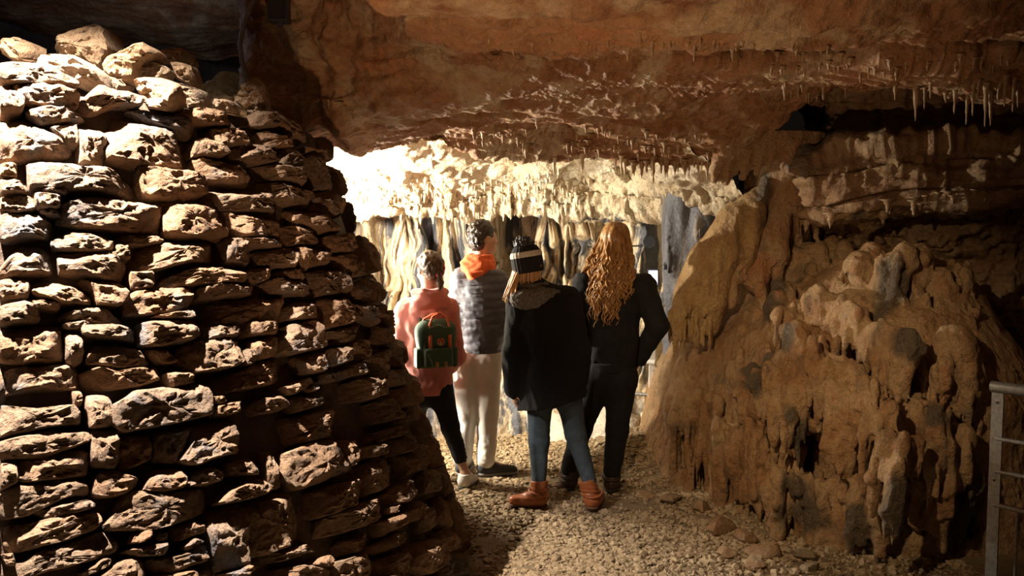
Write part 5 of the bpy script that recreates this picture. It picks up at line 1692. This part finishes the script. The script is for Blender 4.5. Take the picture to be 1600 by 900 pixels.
M_puff = plain_mat('slate_nylon', (0.105, 0.112, 0.135), 0.6, 0, 0.12, 30, 0.1, 60, 0.004)
M_or = plain_mat('orange_cotton', (0.80, 0.16, 0.045), 0.85, 0, 0.08, 30, 0.2, 240, 0.003)
Bp.trousers(J, [0.098, 0.074, 0.064], M_cream, folds=0.010)
v = Bp.vol(0.009)
v.chain([J['pelvis'] + up * 0.0, J['pelvis'] * .5 + J['chest'] * .5, J['chest'], J['chest'] + up * 0.06], [0.163, 0.168, 0.168, 0.150], 0.05, (1, 0.74, 1))
v.cone(J['shl'], J['shr'], 0.070, 0.070, 0.06)
v.cone(J['chest'] + up * 0.07, J['neck'] + up * 0.0, 0.115, 0.075, 0.06)
for s in 'lr': sleeve_chain(v, J, s, [0.076, 0.070, 0.058])
v.halfspace(J['pelvis'] + up * 0.005, -up)
def quilt(X, Y, Z):
    ph = (Z - 0.02 * np.sin(X * 6) + 0.012 * noise(X * 4 + 0 * Y + 0 * Z, Y * 4 + 0 * X + 0 * Z, Z * 4 + 0 * X + 0 * Y)) / 0.056
    return -0.012 * (np.abs(np.sin(math.pi * ph)) ** 0.55 - 0.6) + 0 * X + 0 * Y
v.field(quilt)
jk = Bp.put('jacket', v, M_puff, 'grey quilted jacket', folds=0.006, fs=(14, 14, 10))
v = Bp.vol(0.008)
nk = J['neck']
for t in np.linspace(0, 2 * math.pi, 15)[:-1]:
    bk = max(0, -math.sin(t))
    v.cone(nk + np.array([0.088 * math.cos(t), 0.070 * math.sin(t) - 0.01, -0.03]), nk + np.array([0.078 * math.cos(t), 0.062 * math.sin(t) - 0.025 * bk, 0.045]), 0.026, 0.020, 0.025)
v.chain([nk + np.array([-0.085, -0.075, 0.01]), nk + np.array([-0.02, -0.115, -0.075]), nk + np.array([0.085, -0.08, 0.0])], [0.028, 0.036, 0.028], 0.05)
v.ell(nk + np.array([-0.01, -0.095, -0.02]), (0.090, 0.030, 0.055), 0.04)
v.cone(nk + up * -0.1, nk + up * 0.12, 0.050, 0.062, 0.01, cut=True)
Bp.put('hood', v, M_or, 'bright orange hood', folds=0.012, fs=(8, 8, 18), parent=jk)
M_hairB = hair_mat('dark_hair', (0.018, 0.014, 0.012), (0.06, 0.045, 0.035), 0.4)
v = Vol(Bp.head - 0.2, Bp.head + 0.22, 0.0055)
v.ell(H(Bp, 0, -0.012, 0.050), (0.083, 0.100, 0.088), 0.02, Bp.RH)
v.ell(H(Bp, 0, -0.055, -0.020), (0.070, 0.055, 0.062), 0.03, Bp.RH)
v.halfspace(H(Bp, 0, 0.070, 0.06), Bp.RH @ np.array([0, 1, -0.55]))
for s in (-1, 1): v.ell(H(Bp, s * 0.085, 0.012, -0.022), (0.026, 0.036, 0.046), 0.008, Bp.RH, cut=True)
v.field(lambda X, Y, Z: -0.010 * noise(X * 45 + 0 * Y + 0 * Z, Y * 45 + 0 * X + 0 * Z, Z * 45 + 0 * X + 0 * Y) - 0.006 * noise(X * 90 + 0 * Y + 0 * Z, Y * 90 + 0 * X + 0 * Z, Z * 90 + 0 * X + 0 * Y))
Bp.put('hair', v, M_hairB, 'short tousled dark hair')
M_shoe = plain_mat('dark_grey_knit', (0.045, 0.05, 0.055), 0.8, 0, 0.15)
low_shoe(Bp, J['anr'], J['toer'], M_shoe, M_sole, length=0.29)
low_shoe(Bp, J['anl'], J['toel'], M_shoe, M_sole, length=0.29)

# ---------------------------------------------------------------- person in the long coat and bobble hat
Cp = Person(868, 800, math.radians(-8), 'person in a long black coat, striped bobble hat, blue jeans and tan boots')
D = 5.47
J = J_from(Cp, dict(pelvis=(862, 590, D), chest=(850, 500, D), neck=(835, 450, D + .02), head=(825, 411, D + .03), shl=(812, 472, D), shr=(886, 468, D),
                    ell=(804, 548, D - .02), elr=(905, 545, D - .02), wrl=(803, 608, D + .02), wrr=(905, 595, D + .10),
                    hipl=(843, 600, D), hipr=(884, 598, D), knl=(842, 690, D + .02), knr=(899, 678, D), anl=(842, 772, D), anr=(926, 760, D - .02)))
J['anl'][2] = 0.115; J['anr'][2] = 0.12
J['toel'] = J['anl'] + Cp.W((-0.15, 0.02, 0)); J['toel'][2] = 0.03
J['toer'] = J['anr'] + Cp.W((0.06, 0.15, 0)); J['toer'][2] = 0.03
Cp.body(J, math.radians(-16), math.radians(4), math.radians(-6), 0.95, hands=[(J['wrl'], Cp.W((0.05, 0.1, -1)), Cp.W((1, 0.2, 0.1)), 1, 0.55, 0.95), (J['wrr'], Cp.W((-0.2, 0.5, -0.8)), Cp.W((-1, 0.2, 0.1)), -1, 0.5, 0.95)])
M_jean = plain_mat('blue_denim', (0.062, 0.092, 0.128), 0.8, 0, 0.2, 30, 0.25, 300, 0.003)
M_coat = plain_mat('black_wool', (0.0045, 0.0045, 0.0045), 0.95, 0, 0.3, 40, 0.4, 160, 0.004)
Cp.trousers(J, [0.090, 0.063, 0.044], M_jean, ends=0.82, name='jeans', folds=0.006)
v = Cp.vol(0.009)
hemc = J['pelvis'] + np.array([0.0, 0.0, -0.17])
v.chain([hemc + np.array([0, 0, -0.1]), J['pelvis'] + up * 0.08, J['chest'], J['chest'] + up * 0.06], [0.215, 0.200, 0.180, 0.155], 0.05, (1, 0.80, 1))
v.cone(J['shl'], J['shr'], 0.072, 0.072, 0.06)
v.cone(J['chest'] + up * 0.07, J['neck'] - up * 0.01, 0.120, 0.075, 0.06)
for s in 'lr': sleeve_chain(v, J, s, [0.078, 0.070, 0.056])
v.halfspace(hemc + np.array([0, 0, 0.010]), (0.26, 0, -1))
for s in 'lr':
    v.cone(J['wr' + s], J['el' + s], 0.058, 0.066, 0.02)
ct = Cp.put('coat', v, M_coat, 'long black coat', folds=0.014, fs=(8, 8, 3))
M_sherpa = plain_mat('grey_fleece', (0.14, 0.13, 0.115), 0.95, 0, 0.5, 90, 0.9, 90, 0.012)
v = Cp.vol(0.007)
nk = J['neck']
for t in np.linspace(0, 2 * math.pi, 19)[:-1]:
    bk = max(0, -math.sin(t))
    v.cone(nk + np.array([0.10 * math.cos(t), 0.085 * math.sin(t) - 0.02 * bk, -0.045 - 0.01 * bk]), nk + np.array([0.080 * math.cos(t), 0.068 * math.sin(t), 0.012]), 0.032, 0.022, 0.025)
v.chain([nk + np.array([-0.145, -0.06, -0.055]), nk + np.array([-0.05, -0.115, -0.050]), nk + np.array([0.06, -0.115, -0.035]), nk + np.array([0.15, -0.06, -0.025])], [0.030, 0.046, 0.048, 0.028], 0.03)
v.ell(nk + np.array([-0.02, -0.125, -0.075]), (0.11, 0.035, 0.05), 0.03)
v.cone(nk + up * -0.1, nk + up * 0.1, 0.05, 0.062, 0.01, cut=True)
v.field(lambda X, Y, Z: -0.008 * noise(X * 60 + 0 * Y + 0 * Z, Y * 60 + 0 * X + 0 * Z, Z * 60 + 0 * X + 0 * Y))
Cp.put('collar', v, M_sherpa, 'grey curly fleece collar', parent=ct)
# knitted hat
hc = Cp.head
M_knit = plain_mat('dark_knit', (0.014, 0.013, 0.014), 0.95, 0, 0.3, 60, 0.5, 220, 0.004)
M_knitw = plain_mat('white_knit', (0.62, 0.60, 0.52), 0.95, 0, 0.15, 80, 0.5, 260, 0.004)
RT = rot3(math.radians(-16), math.radians(2), math.radians(-9))
HT = lambda x, y, z: hc + RT @ np.array([x, y, z])
def hat_prof(z):                                   # radius of the hat against height
    return np.interp(z, [-0.06, 0.0, 0.06, 0.10, 0.125, 0.135], [0.094, 0.099, 0.096, 0.074, 0.036, 0.0])
def hat_ring(z0, z1, n, extra=0.0, rib=0.0025):
    zs_ = np.linspace(z0, z1, n); a = np.arange(96) * 2 * math.pi / 96
    rows = []
    for zz_ in zs_:
        r = hat_prof(zz_) + extra + rib * np.cos(a * 24)
        rows.append(np.column_stack([r * np.cos(a) * 0.96, r * np.sin(a) * 1.08 - 0.008, np.full(96, zz_)]))
    V = np.concatenate(rows); V = np.array(hc) + V @ RT.T
    i = np.arange(n - 1)[:, None]; j = np.arange(96)[None]; j2 = (j + 1) % 96
    q = np.stack([i * 96 + j, i * 96 + j2, (i + 1) * 96 + j2, (i + 1) * 96 + j], -1).reshape(-1, 4)
    return V, q
hat = Cp.put('bobble_hat', hat_ring(-0.058, 0.135, 28), M_knit, 'black knitted hat with a white stripe and black bobble')
Cp.put('stripe', hat_ring(0.038, 0.072, 6, 0.003), M_knitw, 'white stripe', parent=hat)
v = Vol(hc + RT @ np.array([0, 0, 0.115]) - 0.11, hc + RT @ np.array([0, 0, 0.115]) + 0.11, 0.006)
pc = HT(0.0, -0.012, 0.118)
v.ell(pc, (0.064, 0.064, 0.050), 0.0)
v.field(lambda X, Y, Z: -0.016 * noise(X * 40 + 0 * Y + 0 * Z, Y * 40 + 0 * X + 0 * Z, Z * 40 + 0 * X + 0 * Y) - 0.012 * noise(X * 85 + 0 * Y + 0 * Z, Y * 85 + 0 * X + 0 * Z, Z * 85 + 0 * X + 0 * Y))
Cp.put('bobble', v, M_rubber, parent=hat)
M_blond = hair_mat('blond_hair', (0.40, 0.20, 0.06), (0.68, 0.42, 0.17), 0.45)
rs = np.random.RandomState(8)
parts = []
for k in range(120):
    a = rs.uniform(math.pi * 0.80, math.pi * 1.42) if k < 90 else rs.uniform(math.pi * 1.42, math.pi * 1.95)
    z0 = 0.0
    p0 = HT(0.088 * math.cos(a), 0.085 * math.sin(a), -0.02)
    p1 = p0 + Cp.W((-0.020 + rs.uniform(-.014, .012), rs.uniform(-.035, -.005), -0.070))
    p2 = p1 + Cp.W((-0.022 + rs.uniform(-.026, .02), rs.uniform(-.035, .0), -0.085 - rs.uniform(0, 0.06)))
    if k >= 90: p1 = p0 + np.array([0, 0.005, -0.05]); p2 = p1 + np.array([0, 0.005, -0.05])
    t = np.linspace(0, 1, 8)[:, None]
    P = (1 - t) ** 2 * p0 + 2 * t * (1 - t) * p1 + t ** 2 * p2
    parts.append(tube(P, np.linspace(0.008, 0.003, 8), 5))
Cp.put('hair', join(parts), M_blond, 'blond hair falling out from under the hat')
M_boot = plain_mat('tan_leather_boot', (0.34, 0.105, 0.035), 0.42, 0, 0.25, 18, 0.2, 60, 0.004)
M_bsole = plain_mat('boot_sole', (0.12, 0.055, 0.025), 0.7)
boot(Cp, J['knl'], J['anl'], J['toel'], M_boot, M_bsole, 0.115, r=0.054)
boot(Cp, J['knr'], J['anr'], J['toer'], M_boot, M_bsole, 0.13, r=0.054)

# ---------------------------------------------------------------- person with long curly hair
Dp = Person(928, 764, math.radians(-6), 'person with long curly auburn hair dressed all in black')
D = 5.88
J = J_from(Dp, dict(pelvis=(953, 575, D), chest=(955, 482, D), neck=(959, 418, D + .02), head=(963, 376, D + .04), shl=(914, 443, D), shr=(1006, 446, D),
                    ell=(906, 515, D - .02), elr=(1027, 508, D - .03), wrl=(925, 560, D + .16), wrr=(996, 566, D + .10),
                    hipl=(934, 590, D), hipr=(972, 590, D), knl=(908, 668, D + .04), knr=(964, 672, D), anl=(889, 738, D + .02), anr=(955, 746, D - .02)))
J['anl'][2] = 0.11; J['anr'][2] = 0.11
J['toel'] = J['anl'] + Dp.W((-0.03, 0.16, 0)); J['toel'][2] = 0.03
J['toer'] = J['anr'] + Dp.W((0.05, 0.16, 0)); J['toer'][2] = 0.03
Dp.body(J, math.radians(-12), math.radians(8), 0, 1.0, hands=[(J['wrl'], Dp.W((0.4, 0.5, -0.4)), Dp.W((0.6, -0.4, 0)), 1, 0.5, 1.0), (J['wrr'], Dp.W((-0.5, 0.4, -0.4)), Dp.W((-0.6, -0.4, 0)), -1, 0.5, 1.0)])
M_black2 = plain_mat('black_sweatshirt', (0.007, 0.007, 0.0075), 0.9, 0, 0.25, 30, 0.25, 240, 0.003)
Dp.trousers(J, [0.100, 0.074, 0.060], M_black, folds=0.007, ends=0.9)
v = Dp.vol(0.009)
v.chain([J['pelvis'] + up * 0.06, J['pelvis'] * .45 + J['chest'] * .55, J['chest'], J['chest'] + up * 0.06], [0.166, 0.168, 0.176, 0.160], 0.05, (1, 0.72, 1))
v.cone(J['shl'], J['shr'], 0.072, 0.072, 0.07)
v.cone(J['chest'] + up * 0.08, J['neck'] - up * 0.02, 0.125, 0.075, 0.07)
for s in 'lr': sleeve_chain(v, J, s, [0.080, 0.068, 0.054])
v.halfspace(J['pelvis'] + up * 0.0, -up)
sw = Dp.put('sweatshirt', v, M_black2, 'black sweatshirt', folds=0.013, fs=(8, 8, 5))
v = Dp.vol(0.009)
v.cone(J['pelvis'] + up * 0.0, J['pelvis'] + up * 0.05, 0.164, 0.168, 0.0, (1, 0.74, 1)); v.halfspace(J['pelvis'] + up * 0.045, up); v.halfspace(J['pelvis'] + up * -0.02, -up)
Dp.put('waistband', v, M_black2, parent=sw)
# small pale print lines low on the back
# long curly hair: a cap over the skull and many corkscrew locks
M_hairD = hair_mat('auburn_hair', (0.17, 0.07, 0.02), (0.58, 0.32, 0.11), 0.34)
v = Vol(Dp.head - 0.25, Dp.head + 0.22, 0.0065)
v.ell(H(Dp, 0, -0.020, 0.038), (0.096, 0.106, 0.096), 0.02, Dp.RH)
v.ell(H(Dp, 0, -0.055, -0.060), (0.100, 0.062, 0.110), 0.05, Dp.RH)
v.halfspace(H(Dp, 0, 0.055, 0.05), Dp.RH @ np.array([0, 1, -0.35]))
v.field(lambda X, Y, Z: -0.010 * noise(X * 30 + 0 * Y + 0 * Z, Y * 30 + 0 * X + 0 * Z, Z * 7 + 0 * X + 0 * Y))
hr = Dp.put('hair', v, M_hairD, 'long curly auburn hair')
rs = np.random.RandomState(4)
parts = []
for k in range(210):
    u = rs.uniform(-1, 1)
    lay = rs.rand()
    a = math.pi * 1.5 + u * 1.45
    z0 = rs.uniform(-0.03, 0.105)
    rr = math.sqrt(max(0.05, 1 - (z0 / 0.125) ** 2))
    p0 = H(Dp, 0.094 * math.cos(a) * rr, 0.094 * math.sin(a) * rr - 0.015, z0 + 0.015)
    side = math.cos(a)
    ln = (0.56 if side < 0.45 else 0.44) * rs.uniform(0.72, 1.0) + 0.06 * z0 / 0.1
    if side < -0.75: ln *= 0.8
    w1 = Dp.W((0.03 * side + (-0.03 if side < 0 else 0.02) * 1, -0.02, 0))
    p1 = H(Dp, 0.115 * math.cos(a), 0.105 * math.sin(a) - 0.02, -0.06)
    p1[2] = p0[2] - ln * 0.30
    spread = 0.165 * side - 0.055
    p2 = np.array([Dp.head[0] + spread + rs.normal(0, 0.016), min(p0[1], Dp.head[1] - 0.02) - 0.055 - 0.055 * (1 - side * side) - 0.02 * lay, p0[2] - ln * 0.62])
    p3 = np.array([Dp.head[0] + spread * 0.95 - 0.012 + rs.normal(0, 0.012), p2[1] + 0.02, p0[2] - ln])
    n = 46
    t = np.linspace(0, 1, n)[:, None]
    P = (1 - t) ** 3 * p0 + 3 * t * (1 - t) ** 2 * p1 + 3 * t * t * (1 - t) * p2 + t ** 3 * p3
    ph = rs.uniform(0, 6.28); tw = rs.uniform(36, 60) * ln * rs.choice([-1, 1])
    am = 0.0115 * sstep(0.22, 0.55, t[:, 0]) * rs.uniform(0.6, 1.2)
    P[:, 0] += am * np.cos(ph + tw * t[:, 0] * 1.6); P[:, 1] += am * np.sin(ph + tw * t[:, 0] * 1.6)
    rad = np.interp(t[:, 0], [0, 0.1, 0.75, 1], [0.005, 0.0085, 0.0072, 0.0022]) * rs.uniform(0.75, 1.15)
    parts.append(tube(P, rad, 5))
Dp.put('curls', join(parts), M_hairD, parent=hr)
M_dboot = plain_mat('dark_brown_leather', (0.06, 0.032, 0.018), 0.5, 0, 0.25, 18, 0.2, 60, 0.004)
boot(Dp, J['knl'], J['anl'], J['toel'], M_dboot, M_soled, 0.16, r=0.058)
boot(Dp, J['knr'], J['anr'], J['toer'], M_dboot, M_soled, 0.12, r=0.056)
